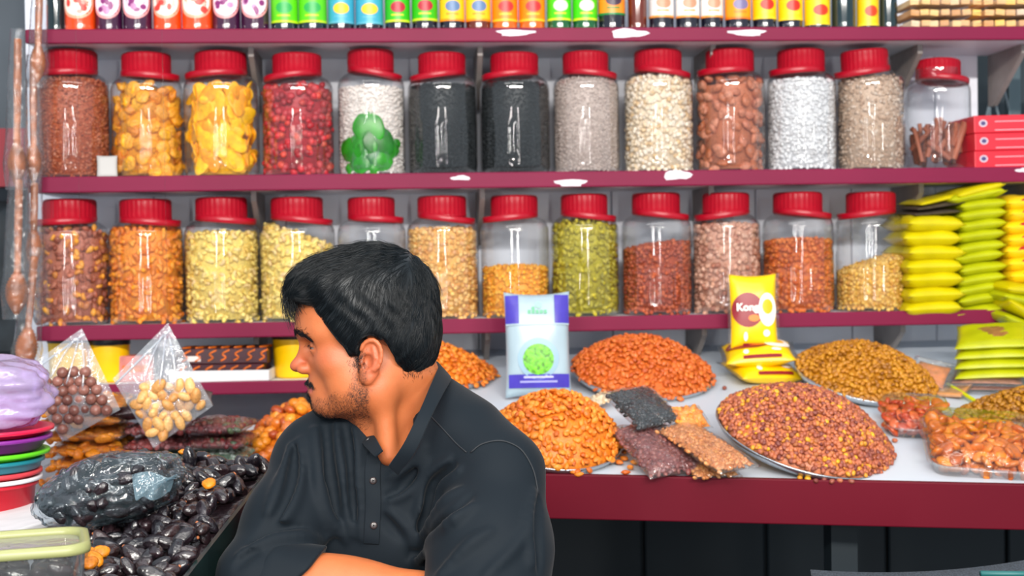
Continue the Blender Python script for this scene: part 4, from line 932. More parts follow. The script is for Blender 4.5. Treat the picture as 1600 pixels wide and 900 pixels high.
singles('chocolate_ball', [sh_round(i, ICO3, 0.02) for i in range(2)], ps2, frames(rng.normal(size=(len(ps2), 3)), 0.1), np.full(len(ps2), 0.0212), piece_mat('choc', [(104, 62, 54), (130, 82, 70)], 0.35, 'obj', 0.15), 'brown chocolate ball inside the hanging zip bag', 'chocolate ball', 'chocolate balls in the hanging bag')
ps = packpoly([(206, 628), (226, 606), (250, 596), (280, 590), (300, 602), (325, 632), (290, 655), (254, 690), (232, 672)], 16.5, YB-0.009, 0.006)
PNT = [sh_seed(i, 0.62, 0.58, ICO3) for i in range(4)]
singles('large_peanut', PNT, ps, frames(np.tile([0, -1.0, 0.2], (len(ps), 1)), 0.45), 0.030*rng.uniform(0.85, 1.15, len(ps)), piece_mat('bigpeanut', [(200, 140, 76), (222, 168, 100), (234, 186, 124)], 0.45, 'obj', 0.2), 'large tan peanut inside the hanging zip bag', 'peanut', 'peanuts in the hanging bag')

# tubs, printed box and carton on the short low shelf
YT = mat('tub_yellow', (250, 196, 4), 0.35); BK = mat('black_plastic', (22, 28, 34), 0.35)
def tub(px, wpx, hpx, label, lidm, Yd=YS+0.12, ybase=592):
    b = onY(px, ybase, Yd); b[2] = ZS4+0.0005; m_ = depth(b)/F; ra, h = wpx/2*m_, hpx*m_
    r = empty('plastic_tub', b); tag(r, label, 'tub', 'yellow tubs on the low shelf')
    obj('tub_body', lathe([(0.001, 0.002), (ra*0.8, 0.001), (ra*0.88, 0.0), (ra*0.92, 0.006), (ra, h*0.8), (ra, h*0.83), (0.001, h*0.83)], 36), YT, r)
    obj('tub_lid', lathe([(ra*1.02, h*0.80), (ra*1.04, h*0.81), (ra*1.04, h*0.97), (ra*0.98, h), (0.001, h)], 36), lidm, r)
tub(462, 70, 75, 'yellow tub with black lid half hidden behind the face', BK); tub(172, 62, 72, 'yellow tub with dark lid between the two hanging bags', BK, YS+0.1); tub(108, 62, 78, 'yellow tub with dark lid behind the chocolate ball bag', BK, YS+0.1)
bt = onY(352, 590, YS+0.09); bt[2] = ZS4+0.0005; m_ = depth(bt)/F
r = empty('cardboard_tray', bt, (0, 0, R(-3))); tag(r, 'shallow white cardboard tray on the low shelf', 'tray')
wd, dp_ = 150*m_, 0.15
bevel(obj('tray_shell', merge(box((0, 0, 0.002), (wd, dp_, 0.004)), box((0, -dp_/2, 0.014), (wd, 0.003, 0.024)), box((0, dp_/2, 0.014), (wd, 0.003, 0.024)), box((-wd/2, 0, 0.014), (0.003, dp_, 0.024)), box((wd/2, 0, 0.014), (0.003, dp_, 0.024))), mat('card_white', (224, 222, 224), 0.6), r, smooth=False), 0.0008, 1)
DB = mat('box_dark', (58, 16, 28), 0.35, var=0.3, scale=30)
OP = mat('box_orange', (216, 104, 16), 0.4, var=0.3, scale=60)
for k in range(2):
    r = empty('chocolate_box', bt+np.array([-0.004+0.006*k, 0.0, 0.005+0.036*k]), (0, 0, R(-4+3*k))); tag(r, 'dark red box with orange swirls, %s of two in the white tray' % ('lower', 'upper')[k], 'box', 'dark boxes in the white tray')
    bevel(obj('box_body', box((0, 0, 0.0175), (wd*0.92, dp_*0.85, 0.035)), DB, r, smooth=False), 0.0015, 1)
    for j in range(7):
        xx = -wd*0.4+j*wd*0.13; y0 = -dp_*0.426
        obj('swirl_print', tube(spline([(xx, y0, 0.006), (xx+0.012, y0, 0.014), (xx+0.004, y0, 0.022), (xx+0.02, y0, 0.031)], 4), 0.0022, 5), OP, r)
        obj('swirl_print', tube(spline([(xx, y0+0.012, 0.0352), (xx+0.014, y0+0.03, 0.0355), (xx+0.004, y0+0.05, 0.0352), (xx+0.02, y0+0.075, 0.0355)], 4), 0.003, 5), OP, r)
    obj('white_tag', box((-wd*0.28, -dp_*0.4265, 0.012), (0.03, 0.0008, 0.012)), flat((220, 210, 205)), r, smooth=False)
bt2 = onY(214, 590, YS+0.1); bt2[2] = ZS4+0.0005
r = empty('small_carton', bt2, (0, 0, R(6))); tag(r, 'small pink and orange carton behind the peanut bag', 'box'); bevel(obj('carton_body', box((0, 0, 0.03), (0.075, 0.06, 0.06)), mat('carton_pink', (206, 120, 110), 0.5, var=0.2, scale=40), r, smooth=False), 0.002)
obj('print_band', box((0, -0.0303, 0.03), (0.06, 0.0008, 0.016)), OP, r, smooth=False)

# packs on the low table: orange fruit in film, dark red packs beside
SL_ = [sh_slice(i) for i in range(4)]
for k in range(6):
    z = ZT+0.018+k*0.0285; dx = rng.uniform(-.006, .006)
    a_ = onZ(72, 700, ZT)[0]
    x0_ = onY(76, 720, 2.85)[0]+dx; x1_ = onY(203, 720, 2.85)[0]+dx
    filmpack('orange_fruit_pack', (x0_, 2.80, z), (x1_, 2.79, z), (x1_+0.01, 2.97, z), (x0_+0.01, 2.98, z), 0.03, [(206, 110, 8), (232, 136, 16), (240, 156, 40), (216, 120, 20)], 'film pack of orange dried fruit, %s from the bottom of the left pile' % ORD[k], 0.03, HALF, 0, FILM, 10+k)
for cidx, (xa, xb, cols) in enumerate(((205, 300, [(120, 40, 40), (150, 60, 56), (190, 110, 110)]), (292, 388, [(90, 26, 32), (130, 44, 44), (60, 90, 60)]))):
    for k in range(4):
        z = ZT+0.018+k*0.030; x0_ = onY(xa, 700, 2.9)[0]; x1_ = onY(xb, 700, 2.9)[0]
        cc = cols if k != 1 else [(60, 90, 70), (110, 130, 110), (190, 200, 195)]
        filmpack('berry_pack', (x0_, 2.82, z), (x1_, 2.81, z), (x1_+0.01, 2.98, z), (x0_+0.01, 2.99, z), 0.03, cc, 'film pack of %s dried berries, %s up in the %s pile' % (('red' if k != 1 else 'green'), ORD[k], ('inner', 'outer')[cidx]), 0.017, WR, 0, FILM, 20+k+cidx)
packet('dark_fruit_pack', np.array([onY(255, 655, 2.9)[0], 2.9, ZT+0.155]), (0.2, 0.16, 0.04), (R(4), R(-4), R(8)), mat('dark_fruit', (52, 26, 32), 0.3, var=0.6, scale=110, bump=0.8, bscale=90), 'dark plum-coloured fruit bag on top of the berry packs', 'film packs of dried fruit', 4)
heap(np.array([*onZ(462, 728, ZT)[:2], ZT+0.004]), 0.135, 0.125, R(0), 'dried_fig', [sh_wrinkle(i, 0.8, 0.7, amt=0.14) for i in range(5)], 0.033, [(158, 62, 24), (190, 90, 30), (222, 130, 24), (236, 150, 40), (206, 110, 60)], 'orange brown dried fig on the heap behind the dates', 'fig', 110, 'steel tray under the dried fig heap', 0.3, 0.6, tilt=0.0, pw=1.2)

# stacked bowls and lilac bag at the very left
def ring_bowl(cx, cy, z0, z1, r0, r1, m, label, name='plastic_bowl', lip=0.006):
    r = empty(name, (cx, cy, z0)); tag(r, label, 'bowl', 'stacked plastic bowls'); h = z1-z0
    obj('bowl_shell', lathe([(0.001, 0.0), (r0, 0.0), (r0+0.004, 0.003), (r1, h-lip), (r1+0.005, h-lip), (r1+0.005, h), (r1-0.004, h), (r0-0.002, 0.006), (0.001, 0.005)], 56), m, r)
    return r
Db = 2.35; m_ = Db/F; cb = P(-22, 760, Db)
lev = [(812, 752, 66, 74, (196, 22, 44), 'red plastic tub at the bottom of the bowl stack'), (752, 744, 78, 80, (226, 226, 232), 'white plastic bowl rim above the red tub'), (744, 734, 76, 80, (206, 60, 70), 'pinkish red bowl under the teal one'),
       (734, 715, 78, 84, (24, 124, 140), 'teal plastic bowl in the stack'), (715, 703, 82, 92, (90, 196, 16), 'lime green plastic bowl in the stack'), (703, 680, 80, 96, (128, 40, 140), 'purple plastic bowl in the stack'), (680, 667, 88, 99, (220, 26, 70), 'crimson bowl rim on top of the stack')]
for (ya, yb, ra, rb, c_, lb) in lev:
    ring_bowl(cb[0], cb[1], P(-22, ya, Db)[2], P(-22, yb, Db)[2]-0.0005, ra*m_, rb*m_, mat('bowl_%d' % c_[0]+str(c_[2]), c_, 0.3), lb)
bv, bf = ICO3; bm_ = bmesh.new(); bmesh.ops.create_icosphere(bm_, subdivisions=5, radius=1.0); bv = np.array([v.co[:] for v in bm_.verts]); bf = np.array([[v.index for v in f.verts] for f in bm_.faces]); bm_.free()
def crumple(V, amt, seed, k=4, oct_=4):
    r = np.random.default_rng(seed); out = np.zeros(len(V))
    for o_ in range(oct_):
        d = r.normal(size=(3, 3))*k*1.9**o_; ph = r.uniform(0, 6.28, 3)
        out += sum(np.abs(np.sin(V@d[i]+ph[i])) for i in range(3))/3/1.7**o_
    return V*(1+amt*(out-out.mean()))[:, None]
lb_ = crumple(bv, 0.34, 4, 1.6, 3)*np.array([0.105, 0.08, 0.067]); lb_[:, 2] = np.maximum(lb_[:, 2], -0.055)
pb = P(-18, 616, Db)
r = empty('polythene_bag', pb); tag(r, 'crumpled lilac polythene bag on top of the stacked bowls', 'bag'); obj('bag_film', (lb_, bf), clear('lilac_film', (214, 196, 232), 0.2, 1.4, 0.03, 0.38, 0.7, 16, (214, 194, 232)), r)
tag(bevel(obj('paper_board', box((0, 0, 0), (0.2, 0.26, 0.012)), mat('board_white', (216, 214, 216), 0.6, var=0.08, scale=20), smooth=False, loc=P(8, 818, 2.2), rot=(R(3), R(-5), R(-30))), 0.003), 'white board edge beneath the bagged dates', 'board')
tag(obj('red_crate', box((onY(10, 248, 3.95)[0]-0.1, 3.95, onY(10, 248, 3.95)[2]), (0.34, 0.1, 0.155)), mat('crate_red', (150, 20, 40), 0.5), smooth=False), 'plain red crate in the dim gap beside the shelves', 'crate')
tag(bevel(obj('dark_sack', pillow(0.5, 0.5, 0.2, 14, 14, 0, 0.1, 3), mat('sack_dark', (38, 46, 52), 0.7, var=0.3, scale=20), loc=onY(-20, 450, 3.95), rot=(R(90), 0, 0)), 0.001), 'dark sack in the dim gap beside the hanging dippers', 'sack')
# wooden honey dippers hanging in clear sleeves
WD = mat('dipper_wood', (156, 82, 30), 0.5, var=0.45, scale=40)
def dipper(px, y0, y1, hw, hl, label, Yd, lean=0):
    a, b = onY(px, y0, Yd), onY(px+lean, y1, Yd); L_ = a[2]-b[2]; m_ = depth(a)/F; rr = hw/2*m_
    r = empty('honey_dipper', a, (0, math.atan2(a[0]-b[0], L_), 0)); tag(r, label, 'dipper', 'hanging wooden honey dippers')
    obj('handle', lathe([(0.001, 0), (0.008, -0.002), (0.0085, -L_*0.3), (0.007, -L_*0.6), (0.0075, -L_+hl*m_)], 14), WD, r)
    pr = []
    for k in range(15):
        t = k/14; e = math.sin(math.pi*(0.12+0.84*t)); pr += [(rr*e, -L_+hl*m_*(1-t)), (rr*e*0.86, -L_+hl*m_*(1-t-0.45/14)) if k < 14 else (0.001, -L_)]
    obj('ribbed_head', lathe(pr, 22), WD, r)
    sv, sf = lathe([(rr*0.7, 0.02), (rr*0.95, -L_*0.3), (rr*1.1, -L_*0.7), (rr*1.25, -L_+hl*m_*0.5), (rr*1.05, -L_-0.01)], 20, lambda q, z: 1+0.12*np.cos(5*q+40*z))
    obj('clear_sleeve', (sv, sf), clear('sleeve_film', (246, 248, 250), 0.1, 1.45, 0.02, 0.03, 0.6, 40), r)
dipper(62, -30, 130, 26, 60, 'wooden honey dipper hanging highest beside the bottles', YS-0.03, -4); dipper(28, 60, 290, 30, 66, 'wooden honey dipper hanging outermost beside the upper jars', YS-0.06, -2)
dipper(52, 100, 285, 26, 60, 'wooden honey dipper hanging close to the upper brown seed jar', YS-0.03, 0); dipper(30, 280, 492, 38, 66, 'wooden honey dipper hanging outermost beside the lower jars', YS-0.07, -4)
dipper(54, 285, 420, 26, 60, 'wooden honey dipper hanging close to the lower nut jar', YS-0.03, -2); dipper(54, 400, 582, 36, 70, 'wooden honey dipper hanging lowest beside the bottom shelf end', YS-0.06, -16)

# ------------------------------------------------------------------ dates
DT = [sh_wrinkle(i, 0.52, 0.48, ICO3, 0.13) for i in range(7)]
DC = [(18, 15, 20), (26, 20, 26), (40, 26, 30), (22, 19, 26), (48, 30, 30)]
DMAT = piece_mat('date_skin', DC, 0.26, 'obj', 0.9, 110, 0.35, 1.0); DMATA = piece_mat('date_skin', DC, 0.26, 'attr', 0.9, 110, 0.35, 1.0)
ridge = P(350, 722, 2.2); zr = ridge[2]
def date_z(x, y):
    z = zr-0.20*np.maximum(0, ridge[1]-y)-0.5*np.maximum(0, y-ridge[1]-0.03)
    dx = np.maximum(0, (ridge[0]-0.03)-x); return z-0.10*dx-1.1*np.maximum(0, dx-0.10)**1.3*1.6+0.006*np.sin(21*x+4)*np.cos(17*y)
gx, gy = np.meshgrid(np.arange(ridge[0]-0.30, ridge[0]+0.14, 0.0205), np.arange(1.55, 2.36, 0.0225))
gx = gx.ravel()+rng.normal(size=gx.size)*0.005; gy = gy.ravel()+rng.normal(size=gy.size)*0.005
# the bin's side towards the man runs along this line
A0, A1 = P(292, 905, 1.80), P(430, 765, 2.25)
side = (A1[0]-A0[0])*(gy-A0[1])-(A1[1]-A0[1])*(gx-A0[0])
gz = date_z(gx, gy); k_ = (side > 0.006) & (gz > ZT-0.06); gx, gy, gz = gx[k_], gy[k_], gz[k_]
pos = np.stack([gx, gy, gz+rng.uniform(-0.007, 0.007, len(gx))], 1)
e_ = 1e-3; nx_ = -(date_z(gx+e_, gy)-date_z(gx-e_, gy))/2/e_; ny_ = -(date_z(gx, gy+e_)-date_z(gx, gy-e_))/2/e_
nor = np.stack([nx_, ny_, np.ones(len(gx))], 1); nor /= np.linalg.norm(nor, axis=1)[:, None]
fr = frames(nor, 0.55); size = 0.036*rng.uniform(0.8, 1.2, len(pos))
ppx = 800+F*((pos-CAM)@RT)/((pos-CAM)@FW); ppy = 450-F*((pos-CAM)@UP)/((pos-CAM)@FW)
vis = (ppx > 40) & (ppy < 925) & (ppx < 470)
ia, ib = np.where(vis)[0], np.where(~vis)[0]
if len(ia) > 296: ib = np.concatenate([ib, ia[296:]]); ia = ia[:296]
dates = singles('date', DT, pos[ia], fr[ia], size[ia], DMAT, 'glossy black date lying on the open heap', 'date', 'dates on the open heap')
cap_me = fastmesh('date_stalk', *sh_round(2, ICO1, 0.1)); cap_me.materials.append(mat('date_stalk', (168, 98, 58), 0.5))
for o in dates[::3]:
    c_ = link('date_stalk', cap_me, None, o, (0.47, 0, 0.05), None, (0.13, 0.15, 0.15))
# mound under the dates
mx, my = np.meshgrid(np.linspace(ridge[0]-0.31, ridge[0]+0.14, 40), np.linspace(1.54, 2.37, 60), indexing='ij')
sd = (A1[0]-A0[0])*(my-A0[1])-(A1[1]-A0[1])*(mx-A0[0])
mz = np.where(sd > 0, np.maximum(date_z(mx, my)-0.018, ZT-0.07), ZT-0.08); nX, nY = mx.shape
q = joined('date_mound', DT[:3], pos[ib], fr[ib], size[ib], rng.random(len(ib)), DMATA, None, (np.stack([mx, my, mz], 2).reshape(-1, 3), [[i*nY+j, (i+1)*nY+j, (i+1)*nY+j+1, i*nY+j+1] for i in range(nX-1) for j in range(nY-1)]))
tag(q, 'packed black dates deep in the open heap', 'food', None, 'stuff')
lo = [P(148, 836, 1.80), P(140, 846, 1.79), P(156, 826, 1.82), P(139, 824, 1.82), P(326, 764, 2.05), P(288, 722, 2.21)]
lo = [np.array([p[0], p[1], date_z(p[0], p[1])+0.017]) for p in lo]
singles('golden_raisin_large', HALF, np.array(lo), frames(np.tile([0, -0.4, 1.0], (len(lo), 1)), 0.3), np.array([0.026, 0.026, 0.026, 0.022, 0.026, 0.022]), piece_mat('goldr', [(196, 110, 20), (226, 140, 20)], 0.35, 'obj'), 'single golden dried fruit strayed onto the black dates', 'dried fruit', 'stray golden fruit on the dates')
# bin side panel, dark and glossy
th = np.array([0.006, 0, 0]); dn = np.array([0, 0, -0.2]); A0b, A1b = A0+(A0-A1)*0.5, A1
A0b[2] = date_z(A0b[0], A0b[1])+0.004; A1b = A1b.copy(); A1b[2] = date_z(A1b[0], A1b[1])+0.004
r = empty('date_bin', A0); tag(r, 'dark green glossy side of the bin that holds the dates', 'bin')
PAN = mat('bin_panel', (14, 30, 28), 0.3, var=0.4, scale=25)
obj('side_panel', hexa([A0b+dn-A0, A1b+dn-A0, A1b+dn+th-A0, A0b+dn+th-A0], [A0b-A0, A1b-A0, A1b+th-A0, A0b+th-A0]), PAN, r, smooth=False)
fx = A0b[0]; obj('front_panel', box(((fx-0.2)-A0[0], A0b[1]-A0[1], -0.16), (0.42, 0.01, 0.16)), PAN, r, smooth=False)
obj('bin_floor', box((ridge[0]-0.14-A0[0], 1.95-A0[1], ZT-0.085-A0[2]), (0.34, 0.85, 0.01)), PAN, r, smooth=False)
for ax, ay in ((-0.29, 1.6), (0.0, 1.6), (-0.29, 2.3), (0.0, 2.3)): obj('bin_leg', box((ridge[0]+ax-A0[0], ay-A0[1], (ZT-0.09)/2-A0[2]), (0.03, 0.03, ZT-0.09)), PAN, r, smooth=False)
# bag of dates lying on the heap
cb_ = P(172, 766, 1.98); 
bl = crumple(bv, 0.16, 9, 3)*np.array([0.104, 0.062, 0.050]); 
Mb = rotm(R(-12), R(-14), R(10)); bl = bl@Mb.T; bl[:, 2] = np.maximum(bl[:, 2], -0.044)
r = empty('bag_of_dates', cb_); tag(r, 'knotted clear bag of black dates lying on the heap', 'bag')
obj('bag_film', (bl, bf), clear('date_bag_film', (236, 242, 246), 0.08, 1.5, 0.03, 0.05, 0.9, 26, (150, 180, 192)), r)
nb = 90; u_ = rng.normal(size=(nb, 3)); u_ /= np.linalg.norm(u_, axis=1)[:, None]
pb_ = (u_*np.array([0.092, 0.052, 0.040]))@Mb.T; pb_ = pb_*np.where(pb_[:, 2:3] < -0.03, 0.85, 1.0)
j_ = joined('bagged_dates', DT, pb_, frames(u_@Mb.T, 0.4), 0.034*rng.uniform(0.85, 1.15, nb), rng.random(nb), DMATA, r, ((ICO3[0]*2*np.array([0.085, 0.045, 0.034]))@Mb.T, ICO3[1].tolist())); j_['kind'] = 'stuff'
flp = [P(205, 742, 1.93), P(282, 738, 1.95), P(262, 765, 1.92), P(216, 786, 1.90)]
fv = []
for i in range(12):
    for j in range(12):
        a, b = i/11, j/11; p = flp[0]*(1-a)*(1-b)+flp[1]*a*(1-b)+flp[2]*a*b+flp[3]*(1-a)*b
        fv.append(p-cb_+np.array([0, -0.006*math.sin(9*a+3*b)-0.02*math.sin(math.pi*a), 0.006*math.sin(7*b+5*a)]))
obj('loose_flap', (np.array(fv), [[i*12+j, (i+1)*12+j, (i+1)*12+j+1, i*12+j+1] for i in range(11) for j in range(11)]), clear('flap_film', (220, 232, 238), 0.12, 1.5, 0.04, 0.35, 0.8, 30, (130, 160, 174)), r)
# clear box with pale lid in the near corner
cc = P(14, 845, 1.66); wz = 1.0
r = empty('food_box', cc+np.array([0, 0, -0.085]), (0, 0, R(14))); tag(r, 'clear square food box with pale yellow-green lid in the near corner', 'box')
o1 = rrect(0.175, 0.125, 0.028, 8)
obj('box_body', ringloft([(o1*0.86, 0.0), (o1*0.9, 0.004), (o1*0.97, 0.078)]), BOXCLEAR, r)
LM = mat('lid_pale', (146, 149, 98), 0.35)
obj('lid_rim', ringloft([(o1*0.98, 0.073), (o1*1.03, 0.074), (o1*1.04, 0.078), (o1*1.02, 0.086), (o1*0.93, 0.086), (o1*0.90, 0.080), (o1*0.90, 0.076), (o1*0.98, 0.074), (o1*0.98, 0.073)], False), LM, r)
obj('lid_window', ringloft([(o1*0.91, 0.078), (o1*0.02, 0.0785)], False), clear('lid_clear', (238, 238, 226), 0.15, 1.45, 0.03, 0.35, 0.2, 20, (214, 214, 200)), r)
bp_ = np.array([[x, y, 0.016+0.019*l_] for l_ in range(3) for x in np.arange(-0.055, 0.06, 0.022) for y in np.arange(-0.042, 0.05, 0.028)]); bp_ += rng.normal(size=bp_.shape)*0.002
Mz = rotm(0, 0, R(14)); wp = bp_@Mz.T+cc+np.array([0, 0, -0.085])
frd = frames(np.tile([0, 0, 1.0], (len(wp), 1)), 0.5)
orr = (bp_[:, 0] < -0.03) & (bp_[:, 2] > 0.03)
singles('date', DT, wp[~orr], frd[~orr], np.full((~orr).sum(), 0.031), DMAT, 'black date packed inside the pale-lidded food box', 'date', 'dates in the food box')
singles('dried_apricot', HALF, wp[orr], frd[orr], np.full(orr.sum(), 0.03), piece_mat('goldr', [(196, 110, 20), (226, 140, 20)], 0.35, 'obj'), 'orange dried apricot packed inside the pale-lidded food box', 'apricot', 'apricots in the food box')
# padded chair back in the dark below the counter
cb2 = P(1400, 925, 1.9); r = empty('chair', (cb2[0], cb2[1], 0)); tag(r, 'dark speckled padded chair back rising below the counter', 'chair')
FAB = mat('chair_fabric', (44, 50, 58), 0.8, var=0.5, scale=400, bump=0.3, bscale=500)
zt_ = P(1400, 880, 1.9)[2]
obj('backrest', pillow(0.34, 0.36, 0.07, 20, 20, 0, 0.01, 2, 8.0), FAB, r, loc=(0.06, 0, zt_-0.185), rot=(R(80), 0, R(6)))
obj('seat', pillow(0.4, 0.4, 0.07, 14, 14, 0, 0.01, 2, 8.0), FAB, r, loc=(0.06, -0.2, 0.46))
obj('teal_trim', tube([(0.10, -0.04, zt_-0.008), (0.17, -0.035, zt_-0.012), (0.2, -0.03, zt_-0.02)], 0.004, 8), mat('teal_trim', (20, 90, 90), 0.5), r)
for ax in (-0.12, 0.24):
    for ay in (-0.36, -0.02): obj('chair_leg', box((ax, ay, 0.215), (0.03, 0.03, 0.43)), BK, r, smooth=False)
# ------------------------------------------------------------------ the man: signed distance fields meshed with surface nets
def smin(a, b, k):
    h = np.minimum(np.maximum(0.5+0.5*(b-a)/k, 0), 1); return b*(1-h)+a*h-k*h*(1-h)
def smax(a, b, k): return -smin(-a, -b, k)
def nrm2(q): return np.sqrt(np.einsum('ij,ij->i', q, q))
def ell(p, c, r):
    r = np.asarray(r, float); q = (p-np.asarray(c))/r; k0 = nrm2(q); k1 = nrm2(q/r)+1e-9
    return k0*(k0-1)/k1
def cap(p, a, b, ra, rb=None):
    a, b = np.asarray(a, float), np.asarray(b, float); rb = ra if rb is None else rb
    ab = b-a; q = p-a; t = np.minimum(np.maximum(q@(ab/(ab@ab+1e-12)), 0), 1)
    return nrm2(q-t[:, None]*ab)-(ra+(rb-ra)*t)
def within(p, c, rad, f):
    """f evaluated only near c; far points get a safe positive distance"""
    d0 = nrm2(p-np.asarray(c)); out = d0-rad*0.5; m = d0 < rad
    if m.any(): out[m] = f(p[m])
    return out
def chain(p, pts, rad, k=0.01):
    d = None
    for i in range(len(pts)-1):
        c = cap(p, pts[i], pts[i+1], rad[i], rad[i+1]); d = c if d is None else smin(d, c, k)
    return d
def surface_nets(f, lo, hi, h, B=8):
    lo = np.asarray(lo, float); n = np.ceil((np.asarray(hi)-lo)/h).astype(int)+1; n = ((n+B-1)//B)*B
    V = np.full(n+1, 1.0, np.float32)
    bl = [(i, j, k) for i in range(0, n[0], B) for j in range(0, n[1], B) for k in range(0, n[2], B)]
    cen = np.array([lo+(np.array(b)+B/2)*h for b in bl]); fc = f(cen)
    g = np.stack(np.meshgrid(*[np.arange(B+1)]*3, indexing='ij'), 3).reshape(-1, 3)
    todo = []
    for b, v in zip(bl, fc):
        s = tuple(slice(q, q+B+1) for q in b)
        if abs(v) > B*h*1.7: V[s] = np.where(V[s] == 1.0, v, V[s])
        else: todo.append((b, s))
    for k in range(0, len(todo), 16):
        ch = todo[k:k+16]; vals = f(np.concatenate([lo+(np.array(b)+g)*h for b, s in ch])).reshape(len(ch), B+1, B+1, B+1)
        for (b, s), v in zip(ch, vals): V[s] = v
    ins = V < 0; N = np.array(V.shape)-1
    c8 = [(i, j, k) for i in (0, 1) for j in (0, 1) for k in (0, 1)]
    sub = lambda A, o: A[o[0]:o[0]+N[0], o[1]:o[1]+N[1], o[2]:o[2]+N[2]]
    cnt = sum(sub(ins, o).astype(np.int8) for o in c8); act = (cnt > 0) & (cnt < 8)
    idx = np.full(act.shape, -1, np.int64); ii = np.argwhere(act); idx[act] = np.arange(len(ii))
    acc = np.zeros((len(ii), 3)); num = np.zeros(len(ii))
    for a in c8:
        for ax in range(3):
            if a[ax]: continue
            b = list(a); b[ax] = 1
            va = V[ii[:, 0]+a[0], ii[:, 1]+a[1], ii[:, 2]+a[2]]; vb = V[ii[:, 0]+b[0], ii[:, 1]+b[1], ii[:, 2]+b[2]]
            m = (va < 0) != (vb < 0); t = np.where(m, va/(va-vb+1e-12), 0); pt = np.tile(np.array(a, float), (len(ii), 1)); pt[:, ax] += t
            acc += pt*m[:, None]; num += m
    verts = lo+(ii+acc/num[:, None])*h; faces = []
    for ax in range(3):
        u, v = [(1, 2), (2, 0), (0, 1)][ax]
        A = ins; sl0 = [slice(None)]*3; sl1 = [slice(None)]*3; sl0[ax] = slice(0, -1); sl1[ax] = slice(1, None)
        cr = np.argwhere(A[tuple(sl0)] != A[tuple(sl1)]); cr = cr[(cr[:, u] > 0) & (cr[:, v] > 0) & (cr[:, u] < N[u]) & (cr[:, v] < N[v])]
        e = np.zeros((3, 3), int); e[0, u] = 1; e[1, v] = 1
        q = [idx[tuple((cr-e[0]-e[1]).T)], idx[tuple((cr-e[1]).T)], idx[tuple(cr.T)], idx[tuple((cr-e[0]).T)]]
        fl_ = A[tuple(cr.T)]; Q = np.stack(q, 1); Q = np.where(fl_[:, None], Q, Q[:, ::-1]); faces.append(Q)
    faces = np.concatenate(faces); faces = faces[(faces >= 0).all(1)]
    return verts, faces
# ---- head frame: u forward (towards picture left, a little away), v his left, w up; origin between the ears
HA = R(2.5); HO = P(592, 560, 2.03)
HU = np.array([-math.cos(HA), math.sin(HA), -0.02]); HU /= np.linalg.norm(HU)
HV = np.cross([0, 0, 1.0], HU); HV /= np.linalg.norm(HV); HW = np.cross(HU, HV)
HM = np.stack([HU, HV, HW], 1)
def toL(p): return (p-HO)@HM
def toW(q): return np.asarray(q)@HM.T+HO
EYE = np.array([0.0805, 0.0315, 0.0205])
def head_sdf(q):
    s = q.copy(); s[:, 1] = np.abs(s[:, 1])            # symmetric
    d = ell(q, (0.012, 0, 0.066), (0.095, 0.074, 0.076))                       # cranium
    d = smin(d, ell(q, (0.062, 0, 0.052), (0.050, 0.054, 0.052)), 0.03)        # forehead
    d = smin(d, cap(s, (0.098, 0.010, 0.041), (0.076, 0.045, 0.040), 0.0125, 0.010), 0.016)   # brow ridge
    d = smin(d, ell(q, (0.052, 0, -0.008), (0.045, 0.048, 0.050)), 0.03)       # middle face
    d = smin(d, ell(s, (0.059, 0.041, 0.000), (0.021, 0.019, 0.017)), 0.02)   # cheekbone
    d = smin(d, cap(s, (0.004, 0.052, -0.043), (0.066, 0.018, -0.059), 0.018, 0.016), 0.028)   # jaw
    d = smin(d, ell(s, (0.026, 0.045, -0.030), (0.038, 0.019, 0.034)), 0.025)  # cheek flesh
    d = smin(d, ell(q, (0.076, 0, -0.062), (0.0205, 0.022, 0.0175)), 0.018)    # chin
    d = smin(d, ell(q, (0.073, 0, -0.034), (0.028, 0.027, 0.023)), 0.016)      # muzzle
    d = smin(d, ell(q, (0.040, 0, -0.059), (0.045, 0.040, 0.018)), 0.02)       # under the chin
    # eye sockets
    d = smax(d, -ell(s, (0.103, 0.030, 0.0205), (0.020, 0.019, 0.0125)), 0.012)
    # lids around the ball, with an opening
    ball = np.sqrt(((s-EYE)**2).sum(1)); lid = np.maximum(ball-0.0143, -(ball-0.0105))
    e = s-EYE; slit = np.abs(e[:, 2]-0.0005+0.12*(e[:, 1]))-0.0022*np.clip(1-(e[:, 1]/0.0135)**2, 0, 1)
    lid = np.maximum(lid, -np.maximum(slit, -e[:, 0]))
    d = smin(d, lid, 0.003)
    # nose
    d = smin(d, cap(q, (0.097, 0, 0.030), (0.113, 0, -0.001), 0.0068, 0.0085), 0.011)
    d = smin(d, ell(q, (0.1155, 0, -0.0065), (0.0115, 0.0105, 0.0088)), 0.006)
    d = smin(d, ell(s, (0.1045, 0.0125, -0.0105), (0.0115, 0.0072, 0.0075)), 0.005)
    d = smax(d, -ell(s, (0.109, 0.0075, -0.0175), (0.0055, 0.0032, 0.0045)), 0.002)
    # lips
    def lips(s):
        up_ = chain(s, [(0.1005, 0, -0.0335), (0.0965, 0.012, -0.0345), (0.0865, 0.024, -0.0385)], [0.0052, 0.0046, 0.002], 0.004)
        lo_ = chain(s, [(0.0975, 0, -0.0445), (0.0935, 0.012, -0.0435), (0.0865, 0.022, -0.0395)], [0.0058, 0.0050, 0.002], 0.004)
        return smin(up_, lo_, 0.0012)
    MC = (0.095, 0.012, -0.039)
    d = smin(d, within(s, MC, 0.04, lips), 0.0035)
    d = smax(d, -within(s, MC, 0.04, lambda s: chain(s, [(0.107, 0, -0.0385), (0.100, 0.014, -0.0388), (0.0885, 0.026, -0.0395)], [0.0012, 0.0012, 0.0008], 0.002)), 0.0016)
    return smin(d, within(s, EARC, 0.06, ear_sdf), 0.005)
EARC = np.array([0.0075, 0.0745, 0.004])
